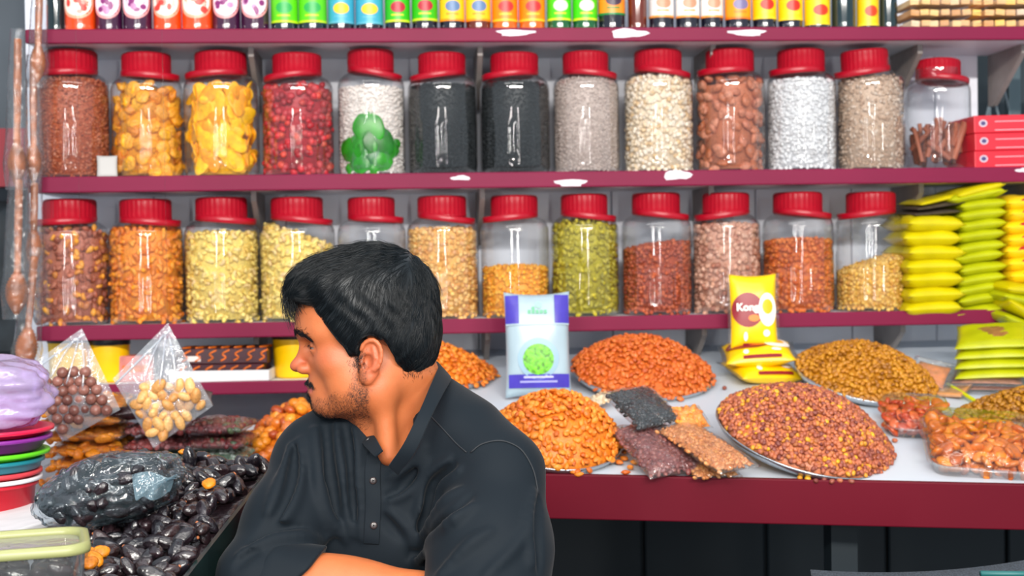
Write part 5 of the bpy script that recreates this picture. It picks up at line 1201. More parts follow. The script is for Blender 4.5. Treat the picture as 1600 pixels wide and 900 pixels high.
def ear_sdf(s):
    # flat dish with helix rim, lobe and bowl, leaning back
    ex = np.array([0.97, 0.10, 0.17]); ez = np.array([-0.17, 0.05, 0.97]); ex /= np.linalg.norm(ex)
    ez = ez-ex*(ex@ez); ez /= np.linalg.norm(ez); ey = np.cross(ez, ex); t = (s-EARC)@np.stack([ex, ey, ez], 1)/0.93
    t[:, 1] += 0.34*(t[:, 0])                    # the back edge stands off the head
    dish = ell(t, (0, 0.0, 0), (0.0165, 0.0052, 0.031))
    pts = [(0.0155*math.cos(a), 0.005, 0.006+0.0235*math.sin(a)) for a in np.linspace(R(15), R(235), 12)]
    rim = chain(t, [np.array(x) for x in pts], [0.0026]+[0.0034]*10+[0.0032], 0.002)
    lobe = ell(t, (0.002, 0.003, -0.0265), (0.0088, 0.0048, 0.0105))
    bowl = ell(t, (0.003, 0.009, -0.003), (0.0080, 0.0115, 0.0125)); anti = chain(t, [np.array(x) for x in ((-0.002, 0.004, 0.018), (-0.0072, 0.0055, 0.004), (-0.006, 0.005, -0.012), (0.002, 0.0055, -0.017))], [0.0020, 0.0026, 0.0026, 0.0026], 0.002)
    fossa = ell(t, (0.002, 0.008, 0.017), (0.0095, 0.0045, 0.0075))
    ear = smin(smin(dish, rim, 0.003), lobe, 0.006); ear = smax(ear, -fossa, 0.002); ear = smin(ear, anti, 0.003); ear = smax(ear, -bowl, 0.002)
    return 0.93*smin(ear, ell(t, (0.0125, 0.004, -0.006), (0.004, 0.0035, 0.005)), 0.003)
# ---- body joints, found from the photograph at their own depths
NB, NT = P(655, 668, 2.09), P(618, 585, 2.045)
SHL, ELL_, WRL = P(778, 742, 1.99), P(750, 985, 1.86), P(560, 1010, 1.74)
SHR, ELR, WRR = P(494, 716, 2.07), P(404, 915, 1.93), P(720, 935, 1.90)
CH = P(632, 830, 2.10); BE = P(640, 1030, 2.14); HIP = P(640, 1190, 2.22)
def hand(p, wr, d, n, s=1.0, curl=0.4):
    """palm, four fingers of different length with knuckle bends, thumb from the side of the palm"""
    d = d/np.linalg.norm(d); n = n-d*(n@d); n /= np.linalg.norm(n); t = np.cross(n, d)
    f = cap(p, wr, wr+d*0.03*s, 0.026*s, 0.028*s)
    for k, off in enumerate((-0.030, -0.010, 0.010, 0.029)):
        f = smin(f, cap(p, wr+d*0.02*s+t*off*0.6*s, wr+d*0.085*s+t*off*s, 0.013*s, 0.0115*s), 0.012)
        L_ = (0.068, 0.078, 0.073, 0.058)[k]*s; a = wr+d*0.085*s+t*off*s
        b = a+(d*math.cos(curl)-n*math.sin(curl))*L_*0.45; c = b+(d*math.cos(curl*2.2)-n*math.sin(curl*2.2))*L_*0.32; e = c+(d*math.cos(curl*3)-n*math.sin(curl*3))*L_*0.25
        f = smin(f, chain(p, [a, b, c, e], [0.0105*s, 0.0092*s, 0.0085*s, 0.0072*s], 0.004), 0.004)
    a = wr+d*0.022*s-t*0.030*s; b = a+(d*0.7-t*0.7)*0.038*s; c = b+(d*0.93-t*0.3-n*0.2)*0.033*s
    return smin(f, chain(p, [a, b, c, c+(d-n*0.3)*0.014*s], [0.014*s, 0.0115*s, 0.0098*s, 0.008*s], 0.006), 0.01)
def neck_sdf(p):
    d = chain(p, [toW((-0.012, 0, -0.01)), NT, (NT+NB)/2, NB], [0.058, 0.056, 0.055, 0.058], 0.02)
    d = smin(d, cap(p, toW((0.022, 0, -0.045)), P(616, 705, 2.035), 0.033, 0.040), 0.022)      # throat
    d = smin(d, cap(p, toW((-0.006, 0.052, -0.035)), P(607, 712, 1.985), 0.013, 0.010), 0.03)  # neck muscle
    d = smin(d, ell(p, P(630, 790, 2.10), (0.10, 0.06, 0.10)), 0.05)                          # upper chest
    return d
def upper_skin(p):
    return smin(head_sdf(toL(p)), neck_sdf(p), 0.022)
def arm_skin(p):
    d = chain(p, [SHR, ELR, WRR], [0.045, 0.044, 0.031], 0.03)
    d = smin(d, ell(p, ELR*0.68+WRR*0.32, (0.09, 0.043, 0.043)), 0.03)
    d = smin(d, within(p, WRR, 0.24, lambda p: hand(p, WRR, WRR-ELR+np.array([0, 0.05, 0]), np.array([0.1, 0.3, 0.9]), 1.0, 0.3)), 0.012)
    e = chain(p, [SHL, ELL_, WRL], [0.047, 0.045, 0.030], 0.03)
    e = smin(e, ell(p, ELL_*0.68+WRL*0.32, (0.075, 0.048, 0.043)), 0.03)
    e = smin(e, within(p, WRL, 0.24, lambda p: hand(p, WRL, WRL-ELL_, np.array([-0.1, -0.2, 0.95]), 1.0, 0.35)), 0.012)
    return smin(smin(d, e, 0.005), smin(ell(p, CH, (0.12, 0.07, 0.17)), cap(p, SHR, SHL, 0.03), 0.03), 0.03)
man = empty('person', (float(HIP[0]), float(HIP[1]), 0.0)); MO = np.array([float(HIP[0]), float(HIP[1]), 0.0])
tag(man, 'man in black long shirt with folded arms looking away to the side', 'person')
lo_b = np.minimum(HO-0.14, P(520, 740, 1.92)-0.02); hi_b = np.maximum(HO+0.16, P(740, 500, 2.2))
va, fa = surface_nets(upper_skin, HO+np.array([-0.145, -0.12, -0.20]), HO+np.array([0.15, 0.14, 0.16]), 0.0019)
allj = np.array([SHR, ELR, WRR, SHL, ELL_, WRL]); vb, fb = surface_nets(arm_skin, allj.min(0)-0.2, allj.max(0)+np.array([0.15, 0.12, 0.06]), 0.0042)
BV = np.concatenate([va, vb]); BF = np.concatenate([fa, fb+len(va)])
body_me = fastmesh('body', BV-MO, BF)
# skin map: stubble, lip and flush areas (the skin's own colours)
q = toL(BV); nv = len(BV); hd = np.zeros(nv, bool); hd[:len(va)] = True
sv_ = np.abs(q[:, 1])
def sstep(a, b, x): t = np.clip((x-a)/(b-a), 0, 1); return t*t*(3-2*t)
nz_ = 0.0025*np.sin(q[:, 0]*310+q[:, 2]*170)+0.002*np.sin(q[:, 2]*420-q[:, 0]*200)
side_b = sstep(0.040, 0.026, q[:, 0]+nz_)*sstep(0.008, 0.018, q[:, 0]+nz_)*sstep(0.022, 0.010, q[:, 2])*sstep(-0.075, -0.05, q[:, 2])*(sv_ > 0.03)
jawl = np.interp(q[:, 0], [0.0, 0.03, 0.06, 0.085, 0.1], [-0.030, -0.034, -0.042, -0.050, -0.056])
jawb = sstep(0.004, -0.012, q[:, 2]-jawl+nz_)*sstep(-0.105, -0.088, q[:, 2])*sstep(0.006, 0.016, q[:, 0])
mous = np.exp(-((q[:, 2]+0.0268+0.6*np.clip(0.104-q[:, 0], 0, 1))/0.0036)**2)*(q[:, 0] > 0.083)*sstep(0.028, 0.020, sv_)*sstep(0.0, 0.004, -0.018-q[:, 2])
stub = np.clip(0.62*side_b+0.55*jawb+1.0*mous, 0, 1)*hd
lip = np.exp(-((q[:, 2]+0.039)/0.0065)**2)*(q[:, 0] > 0.084)*sstep(0.024, 0.018, sv_)*hd
flush = np.clip(np.exp(-(((q-np.array([0.112, 0, -0.006]))/np.array([0.022, 0.02, 0.02]))**2).sum(1))+0.8*np.exp(-((q[:, 0]-0.003)/0.02)**2-((sv_-0.08)/0.013)**2-((q[:, 2])/0.035)**2)+0.5*np.exp(-(((q*np.array([1, 0, 1])+np.array([0, 0, 0])-np.array([0.07, 0, 0.01]))/np.array([0.02, 1, 0.02]))**2).sum(1)), 0, 1)*hd
for nm_, arr in (('stubble', stub), ('lip', lip), ('flush', flush)):
    at = body_me.attributes.new(nm_, 'FLOAT', 'POINT'); at.data.foreach_set('value', arr.astype(np.float32))
m, nt, N, L, b = nodes('skin')
def attr(n): a = N.new('ShaderNodeAttribute'); a.attribute_name = n; return a.outputs['Fac']
def mixc(fac, A, B):
    x = N.new('ShaderNodeMix'); x.data_type = 'RGBA'; x.clamp_factor = True
    (L.new(fac, x.inputs[0]) if not isinstance(fac, float) else setattr(x.inputs[0], 'default_value', fac))
    for k, c in ((6, A), (7, B)):
        if isinstance(c, tuple): x.inputs[k].default_value = (*lin(c), 1)
        else: L.new(c, x.inputs[k])
    return x.outputs[2]
tc = N.new('ShaderNodeTexCoord'); n1 = N.new('ShaderNodeTexNoise'); n1.inputs['Scale'].default_value = 35; n1.inputs['Detail'].default_value = 5; L.new(tc.outputs['Object'], n1.inputs['Vector'])
n2 = N.new('ShaderNodeTexNoise'); n2.inputs['Scale'].default_value = 420; n2.inputs['Detail'].default_value = 2; L.new(tc.outputs['Object'], n2.inputs['Vector'])
c0 = mixc(n1.outputs['Fac'], (174, 93, 51), (197, 114, 67))
c1 = mixc(attr('flush'), c0, (176, 86, 58)); c2 = mixc(attr('lip'), c1, (164, 80, 70))
mr = N.new('ShaderNodeMapRange'); mr.inputs['From Min'].default_value = 0.38; mr.inputs['From Max'].default_value = 0.60; mr.inputs['To Min'].default_value = 0.25; mr.inputs['To Max'].default_value = 0.85; L.new(n2.outputs['Fac'], mr.inputs['Value'])
mu = N.new('ShaderNodeMath'); mu.operation = 'MULTIPLY'; L.new(mr.outputs['Result'], mu.inputs[0]); L.new(attr('stubble'), mu.inputs[1])
c3 = mixc(mu.outputs[0], c2, (52, 38, 34)); L.new(c3, b.inputs['Base Color'])
b.inputs['Roughness'].default_value = 0.5; b.inputs['Subsurface Weight'].default_value = 0.12; b.inputs['Subsurface Radius'].default_value = (0.012, 0.004, 0.002); b.inputs['Subsurface Scale'].default_value = 0.6
bp = N.new('ShaderNodeBump'); bp.inputs['Strength'].default_value = 0.12; bp.inputs['Distance'].default_value = 0.002; L.new(n2.outputs['Fac'], bp.inputs['Height']); L.new(bp.outputs['Normal'], b.inputs['Normal'])
SKIN = m
body = link('body', body_me, SKIN, man)
def smooth_mod(o, it=4, f=0.5):
    s_ = o.modifiers.new('smooth', 'SMOOTH'); s_.iterations = it; s_.factor = f
smooth_mod(body, 2, 0.4)
# eyes
for sgn in (1, -1):
    c = toW(EYE*np.array([1, sgn, 1]))
    e_ = obj('eyeball', (ICO3[0]*2*0.0122+c-MO, ICO3[1]), mat('eye_white', (146, 128, 120), 0.45), man)
    d_ = HM@np.array([0.97, 0.22*sgn, -0.05]); d_ /= np.linalg.norm(d_); x_ = np.cross(d_, [0, 0, 1.0]); x_ /= np.linalg.norm(x_); y_ = np.cross(x_, d_)
    for rr_, zz, mm_ in ((0.0058, 0.0109, mat('iris', (40, 24, 18), 0.15)), (0.0026, 0.0124, mat('pupil', (8, 8, 10), 0.1))):
        t = np.linspace(0, 2*np.pi, 20, endpoint=False); V = [c+d_*(zz+0.0012)-MO]+[c+d_*zz+rr_*(math.cos(k)*x_+math.sin(k)*y_)-MO for k in t]
        obj('iris' if rr_ > 0.004 else 'pupil', (np.array(V), [[0, 1+j, 1+(j+1) % 20] for j in range(20)]), mm_, e_)
# ---- hair
wl_u = [-0.12, -0.064, -0.045, -0.030, -0.022, -0.012, 0.002, 0.012, 0.016, 0.036, 0.045, 0.066, 0.085, 0.112, 0.125, 0.15]
wl_w = [-0.012, -0.027, -0.022, -0.004, 0.016, 0.032, 0.037, 0.034, 0.010, 0.010, 0.026, 0.052, 0.080, 0.088, 0.080, 0.070]
def hair_vol(q):
    d = ell(q, (0.008, 0, 0.080), (0.097, 0.0865, 0.086))
    d = smin(d, ell(q, (-0.030, 0, 0.025), (0.058, 0.074, 0.058)), 0.03)
    d = smin(d, ell(q, (0.020, 0, 0.045), (0.062, 0.0815, 0.060)), 0.02)
    d = smin(d, ell(q, (0.070, 0.010, 0.112), (0.055, 0.060, 0.033)), 0.03)
    d = smin(d, ell(q, (0.105, 0.015, 0.095), (0.022, 0.045, 0.014)), 0.02)
    return d
def hair_sdf(q):
    d = hair_vol(q); s = np.abs(q[:, 1])
    wl = np.interp(q[:, 0], wl_u, wl_w)
    d = smax(d, (wl-q[:, 2])*0.75, 0.006)
    d = smax(d, 0.0 - (hair_in(q)), 0.003)
    # lock grooves along the flow
    fl = np.arctan2(q[:, 1], q[:, 2]-0.05)
    d = d+0.0003*np.sin(fl*26+3*np.sin(q[:, 0]*60))*np.clip((q[:, 2]-0.03)/0.05, 0, 1)+0.0006*np.sin(q[:, 0]*230+q[:, 1]*90+6*np.sin(q[:, 2]*45))
    return d
def hair_in(q):      # keep the ear free
    c = np.array([0.0085, 0.079, 0.004]); s = q.copy(); s[:, 1] = np.abs(s[:, 1]); return ell(s, c, (0.020, 0.02, 0.034))
hv, hf = surface_nets(hair_sdf, (-0.11, -0.11, -0.05), (0.155, 0.11, 0.185), 0.0026)
HAIRM, nt, N, L, b = nodes('hair'); b.inputs['Base Color'].default_value = (*lin((11, 18, 23)), 1); b.inputs['Roughness'].default_value = 0.45; b.inputs['Specular IOR Level'].default_value = 0.35
hair = obj('hair', (toW(hv)-MO, hf), HAIRM, man); hair['label'] = 'short black hair swept forward'
def grad(f, p, e=1.2e-3):
    g = np.stack([f(p+np.eye(3)[i]*e)-f(p-np.eye(3)[i]*e) for i in range(3)], 1); return g/(np.linalg.norm(g, axis=1)[:, None]+1e-9)
def strands(roots, flow, f, steps, step, off0, off1, rad, lift=0.0):
    """thin tapered tubes that follow the flow over the surface f = 0 (local head space)"""
    p = roots.copy(); n = len(p); path = []
    for k in range(steps):
        t = k/(steps-1); g = grad(f, p); dist = f(p); off = off0+(off1-off0)*t
        p = p-g*(dist-off)[:, None]; path.append(p.copy())
        d = flow(p, t); d = d-g*((d*g).sum(1))[:, None]*(1-lift); d /= np.linalg.norm(d, axis=1)[:, None]+1e-9; p = p+d*(step[:, None] if np.ndim(step) else step)
    Pt = np.stack(path, 1); T = np.gradient(Pt, axis=1); T /= np.linalg.norm(T, axis=2)[..., None]+1e-9
    S_ = np.cross(T, np.array([0.21, 0.53, 0.82])); S_ /= np.linalg.norm(S_, axis=2)[..., None]+1e-9; U_ = np.cross(S_, T)
    rr = rad*np.interp(np.linspace(0, 1, steps), [0, 0.6, 1], [1, 0.9, 0.15])[None, :, None]
    V = np.stack([Pt+rr*(math.cos(a)*S_+math.sin(a)*U_) for a in (0, 2.094, 4.189)], 2)
    base = (np.arange(n)*steps*3)[:, None, None]; k = np.arange(steps-1)[None, :, None]; c = np.arange(3)[None, None, :]
    Q = np.stack([base+k*3+c, base+k*3+(c+1) % 3, base+(k+1)*3+(c+1) % 3, base+(k+1)*3+c], 3).reshape(-1, 4)
    return V.reshape(-1, 3), Q
crown = np.array([-0.035, 0.005, 0.165])
def flow_h(p, t):
    d = p-crown; d = d/(np.linalg.norm(d, axis=1)[:, None]+1e-9)
    top = np.clip((p[:, 2]-0.10)/0.04, 0, 1)[:, None]
    f = d*(1-top)+np.array([1.0, 0.25, 0.0])*top*np.where(p[:, :1] > -0.05, 1, -0.2)+d*0.4*top
    f = f+np.stack([0.25*np.sin(p[:, 1]*70+p[:, 2]*50), 0.2*np.sin(p[:, 0]*80), np.zeros(len(p))], 1)
    return f+jit[:len(p)]*0.13
NS = 7000
ri = rng.choice(len(hv), NS, replace=True); jit = rng.normal(size=(NS, 3))
rts = hv[ri]; stp = rng.uniform(0.0025, 0.006, NS)
sv1, sf1 = strands(rts, flow_h, hair_sdf, 11, stp, 0.0002, 0.0018, 0.00034)
keep_v = sv1
obj('hair_strands', (toW(sv1)-MO, sf1), HAIRM, hair)
top_i = np.where(hv[:, 2] > 0.10)[0]; NS3 = 420; rt3 = hv[rng.choice(top_i, NS3)]; jit = rng.normal(size=(NS3, 3))*2.5
sv3, sf3 = strands(rt3, flow_h, hair_sdf, 11, rng.uniform(0.003, 0.006, NS3), 0.0006, 0.0055, 0.00030)
obj('loose_strands', (toW(sv3)-MO, sf3), HAIRM, hair)
# fringe falling in front of the forehead
NS2 = 420; fr_r = np.stack([rng.uniform(0.098, 0.128, NS2), rng.uniform(-0.035, 0.055, NS2), rng.uniform(0.085, 0.104, NS2)], 1); jit = rng.normal(size=(NS2, 3))
paths = []
for k in range(NS2):
    p0 = fr_r[k]; out_ = 0.010+0.006*rng.random(); L_ = rng.uniform(0.014, 0.044)*(1.0 if p0[0] > 0.108 else 0.5)
    d0 = np.array([1.0, 0.15*rng.normal(), -0.1]); pts = [p0+d0*out_*s_+np.array([-0.016*s_*s_, 0, -L_*s_**1.6])+rng.normal(size=3)*0.0008 for s_ in np.linspace(0, 1, 7)]
    paths.append(tube(pts, np.interp(np.linspace(0, 1, 7), [0, 1], [0.0005, 0.00012]), 3, False))
fv_, ff_ = merge(*paths); obj('fringe', (toW(fv_)-MO, np.array(ff_)), HAIRM, hair)
# nape and sideburn fade, eyebrows, moustache, beard stubble: short hairs rooted on the skin
def short_hairs(mask_pts, dirv, length, rad, name, spread=0.35, lift=0.25):
    n = len(mask_pts); d = np.asarray(dirv, float); paths_ = []
    g = grad(head_sdf, mask_pts)
    D = (d if d.ndim == 2 else np.tile(d, (n, 1)))+rng.normal(size=(n, 3))*spread; D -= g*(D*g).sum(1)[:, None]; D /= np.linalg.norm(D, axis=1)[:, None]+1e-9
    Ln = length*rng.uniform(0.6, 1.2, n)
    Pt = np.stack([mask_pts, mask_pts+(D*0.5+g*lift*0.6)*Ln[:, None], mask_pts+(D+g*lift*0.7)*Ln[:, None]], 1)
    S_ = np.cross(D, g); V = []
    for k, rr in enumerate((rad, rad*0.85, rad*0.2)):
        V.append(np.stack([Pt[:, k]+S_*rr, Pt[:, k]-S_*rr*0.5+g*rr*0.87, Pt[:, k]-S_*rr*0.5-g*rr*0.87], 1))
    V = np.stack(V, 1); base = (np.arange(n)*9)[:, None, None]; k = np.arange(2)[None, :, None]; c = np.arange(3)[None, None, :]
    Q = np.stack([base+k*3+c, base+k*3+(c+1) % 3, base+(k+1)*3+(c+1) % 3, base+(k+1)*3+c], 3).reshape(-1, 4)
    return obj(name, (toW(V.reshape(-1, 3))-MO, Q), HAIRM, man)
ql = toL(va)
def pick(w, n):
    w = np.clip(w[:len(va)], 0, None); w = w/w.sum(); return ql[rng.choice(len(va), n, p=w)]
short_hairs(pick((stub*(1-mous)*(ql_ := 1))[:len(va)], 1500), (0.25, 0, -1.0), 0.0048, 0.00014, 'beard_stubble', 0.5, 0.5)
short_hairs(pick(np.clip(mous, 0, 1)**2*hd, 650), (-0.4, 0, -1.0), 0.0055, 0.00022, 'moustache', 0.35, 0.35)
brow_w = np.exp(-((ql[:, 2]-np.interp(np.abs(ql[:, 1]), [0.008, 0.022, 0.040, 0.052], [0.042, 0.045, 0.041, 0.033]))/0.0035)**2)*(np.abs(ql[:, 1]) > 0.007)*(np.abs(ql[:, 1]) < 0.050)*(ql[:, 0] > 0.06)
brow_p = pick(brow_w, 620); bd = np.stack([-np.ones(len(brow_p))*1.0, np.sign(brow_p[:, 1])*1.0, -0.25*np.ones(len(brow_p))], 1)
short_hairs(brow_p, bd, 0.009, 0.0003, 'eyebrows', 0.25, 0.2)
chin_w = np.exp(-(((ql-np.array([0.097, 0, -0.055]))/np.array([0.012, 0.008, 0.009]))**2).sum(1))+0.6*np.exp(-(((ql-np.array([0.085, 0, -0.076]))/np.array([0.018, 0.02, 0.008]))**2).sum(1)); short_hairs(pick(chin_w, 700), (0, 0, -1.0), 0.006, 0.0002, 'chin_beard', 0.4, 0.4)
nape_w = 0.6*np.exp(-((ql[:, 2]+0.017)/0.005)**2)*(ql[:, 0] < -0.035)+1.2*np.exp(-((ql[:, 0]-0.026)/0.008)**2-((ql[:, 2]-0.004)/0.010)**2)*(np.abs(ql[:, 1]) > 0.05)
short_hairs(pick(nape_w, 900), (0.1, 0, -1.0), 0.005, 0.00022, 'hairline_fade', 0.4, 0.4)
lash_w = np.exp(-((ql[:, 2]-EYE[2]-0.0035)/0.0014)**2-((np.abs(ql[:, 1])-EYE[1])/0.012)**2)*(ql[:, 0] > 0.078); short_hairs(pick(lash_w, 220), (0.7, 0.6, -0.6), 0.0045, 0.0002, 'eyelashes', 0.2, 0.8)

# ---- shirt
def shirt_base(p):
    d = ell(p, CH, (0.175, 0.128, 0.235))
    d = smin(d, ell(p, BE, (0.185, 0.14, 0.22)), 0.06)
    d = smin(d, chain(p, [P(664, 650, 2.07), P(725, 690, 2.03), SHL], [0.052, 0.058, 0.056], 0.03), 0.05)
    d = smin(d, chain(p, [P(620, 690, 2.09), P(550, 692, 2.09), SHR], [0.045, 0.046, 0.050], 0.03), 0.05)
    d = smin(d, chain(p, [SHL, SHL*0.5+ELL_*0.5+np.array([0.002, 0, 0]), ELL_], [0.062, 0.080, 0.085], 0.03), 0.035)
    d = smin(d, chain(p, [SHR, SHR*0.5+ELR*0.5, ELR], [0.056, 0.056, 0.058], 0.03), 0.03)
    return d
cuffR0, cuffR1 = ELR*0.70+WRR*0.30, ELR*0.62+WRR*0.38
axR = (WRR-ELR)/np.linalg.norm(WRR-ELR); axL = (WRL-ELL_)/np.linalg.norm(WRL-ELL_)
def sleeves(p):
    a = cap(p, ELR, ELR*0.55+WRR*0.45, 0.060, 0.052)
    cutn = axR*0.80+np.array([0.0, 0.0, -0.62]); cutn /= np.linalg.norm(cutn)
    a = smax(a, (p-P(500, 862, 1.88))@cutn, 0.006)
    b_ = cap(p, ELL_, ELL_*0.4+WRL*0.6, 0.075, 0.06); b_ = smax(b_, (p-(ELL_*0.45+WRL*0.55))@axL, 0.006)
    return smin(a, b_, 0.01)
def shirt0(p): return smin(shirt_base(p), sleeves(p), 0.02)
def traces(f, pxy, d0=1.6):
    D_ = np.array([ray(x, y) for x, y in pxy]); L_ = np.linalg.norm(D_, axis=1); t = np.full(len(D_), d0)
    for _ in range(45): t = t+np.clip(f(CAM+D_*t[:, None]), -0.2, 0.2)/L_*0.8
    return CAM+D_*t[:, None]
def trace(f, x, y): return traces(f, [(x, y)])[0]
# folds: ridges (+) and creases (-) as pixel polylines traced onto the shirt
FOLDS = [
 (+1, .0075, [(492, 672), (496, 720), (502, 780), (515, 835)]), (+1, .007, [(526, 664), (534, 715), (540, 770), (550, 835)]), (+1, .006, [(552, 672), (558, 710), (562, 780), (566, 840)]),
 (-1, .008, [(509, 668), (515, 730), (524, 810)]), (-1, .007, [(541, 668), (548, 725), (554, 810)]),
 (+1, .008, [(455, 700), (440, 750), (420, 800)]), (+1, .007, [(470, 690), (468, 750), (450, 800), (415, 835)]), (-1, .007, [(462, 700), (455, 755), (435, 805), (400, 840)]),
 (-1, .006, [(390, 850), (430, 830), (470, 828), (500, 840)]), (+1, .006, [(375, 868), (420, 845), (470, 838), (505, 846)]), (-1, .005, [(372, 885), (385, 870), (400, 862)]),
 (+1, .008, [(700, 720), (672, 745), (660, 790), (652, 830)]), (+1, .007, [(716, 735), (688, 760), (676, 790), (668, 815)]), (-1, .008, [(706, 730), (680, 755), (668, 795), (655, 835), (642, 870)]),
 (+1, .006, [(660, 700), (640, 730), (610, 745)]), (+1, .006, [(665, 722), (645, 760), (610, 780)]), (-1, .005, [(650, 735), (625, 765), (604, 775)]),
 (+1, .006, [(655, 850), (690, 790), (720, 765)]), (+1, .007, [(650, 880), (700, 820), (740, 790)]), (-1, .006, [(655, 868), (700, 805), (735, 775)]), (+1, .006, [(690, 895), (735, 850), (765, 830)]),
 (+1, .006, [(830, 880), (826, 820), (834, 770)]), (-1, .006, [(842, 890), (840, 830), (842, 780)]), (+1, .005, [(760, 900), (800, 860), (822, 830)]),
 (+1, .005, [(610, 800), (640, 830), (645, 850)]), (-1, .005, [(600, 810), (625, 840)]), (+1, .005, [(505, 760), (512, 800), (540, 845)]),
]
FW_ = []
W3 = traces(shirt0, [q_ for f_ in FOLDS for q_ in f_[2]]); k0_ = 0
for sg, rr_, pl in FOLDS:
    FW_.append((sg, rr_, spline(list(W3[k0_:k0_+len(pl)]), 4))); k0_ += len(pl)
def shirt_sdf(p):
    d = shirt0(p)
    near = np.abs(d) < 0.03
    if near.any():
        q = p[near]; v = d[near]
        for sg, rr_, w3 in FW_:
            lo_, hi_ = w3.min(0)-0.04, w3.max(0)+0.04
            m_ = ((q > lo_) & (q < hi_)).all(1)
            if not m_.any(): continue
            qq = q[m_]; n_ = len(w3)
            prof = [rr_*(0.45+0.75*math.sin(math.pi*(0.12+0.8*i/(n_-1)))) for i in range(n_)]
            c = chain(qq, list(w3), prof, 0.004)
            if sg > 0: v[m_] = smin(v[m_], c, 0.010)
            else: v[m_] = smax(v[m_], -(c+rr_*0.25), 0.010)
        v = v+0.0012*np.sin(q[:, 0]*38+q[:, 2]*61)*np.sin(q[:, 2]*33-q[:, 1]*45)
        d[near] = v
    # neck opening: clear of the neck, running down to a point at the front
    op = cap(p, toW((-0.02, 0, -0.02)), NB*0.5+NT*0.5, 0.061, 0.062)
    op = smin(op, cap(p, P(622, 690, 2.0), P(604, 718, 1.90), 0.030, 0.010), 0.02)
    return smax(d, -op, 0.006)
lo_s = np.min([SHL, SHR, ELL_, ELR, BE, WRL], 0)-np.array([0.24, 0.16, 0.20]); hi_s = np.max([SHL, SHR, ELL_, ELR, BE], 0)+np.array([0.2, 0.18, 0.16])
sv, sf = surface_nets(shirt_sdf, lo_s, hi_s, 0.0036)
CL, nt, N, L, b = nodes('black_cotton')
b.inputs['Base Color'].default_value = (*lin((11, 21, 29)), 1); b.inputs['Roughness'].default_value = 0.75; b.inputs['Sheen Weight'].default_value = 0.06; b.inputs['Sheen Roughness'].default_value = 0.4; b.inputs['Specular IOR Level'].default_value = 0.22
tc = N.new('ShaderNodeTexCoord'); wv1 = N.new('ShaderNodeTexNoise'); wv1.inputs['Scale'].default_value = 900; L.new(tc.outputs['Object'], wv1.inputs['Vector'])
bp = N.new('ShaderNodeBump'); bp.inputs['Strength'].default_value = 0.15; bp.inputs['Distance'].default_value = 0.001; L.new(wv1.outputs['Fac'], bp.inputs['Height']); L.new(bp.outputs['Normal'], b.inputs['Normal'])
shirt = obj('shirt', (sv-MO, sf), CL, man); shirt['label'] = 'black long collarless shirt with button placket'; smooth_mod(shirt, 3, 0.5)
def ribbon(pts_in, pts_out, th_, name, m, par, nsub=6):
    a, c = spline(pts_in, nsub), spline(pts_out, nsub); n = len(a); rows = []
    mid = np.gradient((a+c)/2, axis=0); nn = np.cross(mid, c-a); nn /= np.linalg.norm(nn, axis=1)[:, None]+1e-9
    ring = [a+nn*th_, c+nn*th_, c-nn*th_, a-nn*th_]; V = np.stack(ring, 1).reshape(-1, 3)
    Fc = [[i*4+j, i*4+(j+1) % 4, (i+1)*4+(j+1) % 4, (i+1)*4+j] for i in range(n-1) for j in range(4)]+[[3, 2, 1, 0], [(n-1)*4+j for j in range(4)]]
    return bevel(obj(name, (V-MO, Fc), m, par), 0.0006, 2)
# stand collar: inner (upper) edge and outer (lower) edge, from the near front round the nape to the far front
cin = [P(607, 728, 1.925), P(630, 694, 1.912), P(652, 650, 1.925), P(671, 606, 1.975), P(684, 574, 2.05), P(676, 566, 2.12), P(640, 590, 2.165), P(590, 636, 2.14), P(576, 655, 2.07), P(584, 678, 2.0), P(598, 704, 1.945)]
cout = [P(622, 742, 1.930), P(650, 704, 1.912), P(672, 655, 1.925), P(692, 616, 1.98), P(704, 592, 2.06), P(690, 588, 2.15), P(640, 615, 2.20), P(575, 650, 2.17), P(556, 668, 2.07), P(566, 692, 2.0), P(586, 714, 1.945)]
ribbon(cin, cout, 0.0016, 'collar', CL, shirt)
def strip(pl, wpx, th_, name, m, par, off=0.002):
    """a raised band along a pixel polyline, laid on the shirt"""
    c = spline([(x, y, 0) for x, y in pl], 5); V = []; n = len(c); Tn = np.gradient(c[:, :2], axis=0); Tn /= np.linalg.norm(Tn, axis=1)[:, None]
    xy = []
    for i in range(n):
        s_ = np.array([-Tn[i][1], Tn[i][0]]); w_ = wpx if np.isscalar(wpx) else np.interp(i/(n-1), [0, 1], wpx)
        xy += [c[i, :2]-s_*0.5*w_, c[i, :2]+s_*0.5*w_]
    for (x, y), p in zip(xy, traces(shirt_sdf, xy)):
        d = ray(x, y); d = d/np.linalg.norm(d); V += [p-d*(off+th_), p+d*0.002]
    Fc = []
    for i in range(n-1):
        a = i*4; b_ = a+4; Fc += [[a, a+2, b_+2, b_], [a+1, b_+1, b_+3, a+3], [a, b_, b_+1, a+1], [a+2, a+3, b_+3, b_+2]]
    Fc += [[0, 1, 3, 2], [(n-1)*4, (n-1)*4+2, (n-1)*4+3, (n-1)*4+1]]
    return obj(name, (np.array(V)-MO, Fc), m, par)
pl_ = strip([(585, 706), (582, 740), (583, 790), (580, 850)], (24, 24), 0.0012, 'placket', CL, shirt); bevel(pl_, 0.0008, 2)
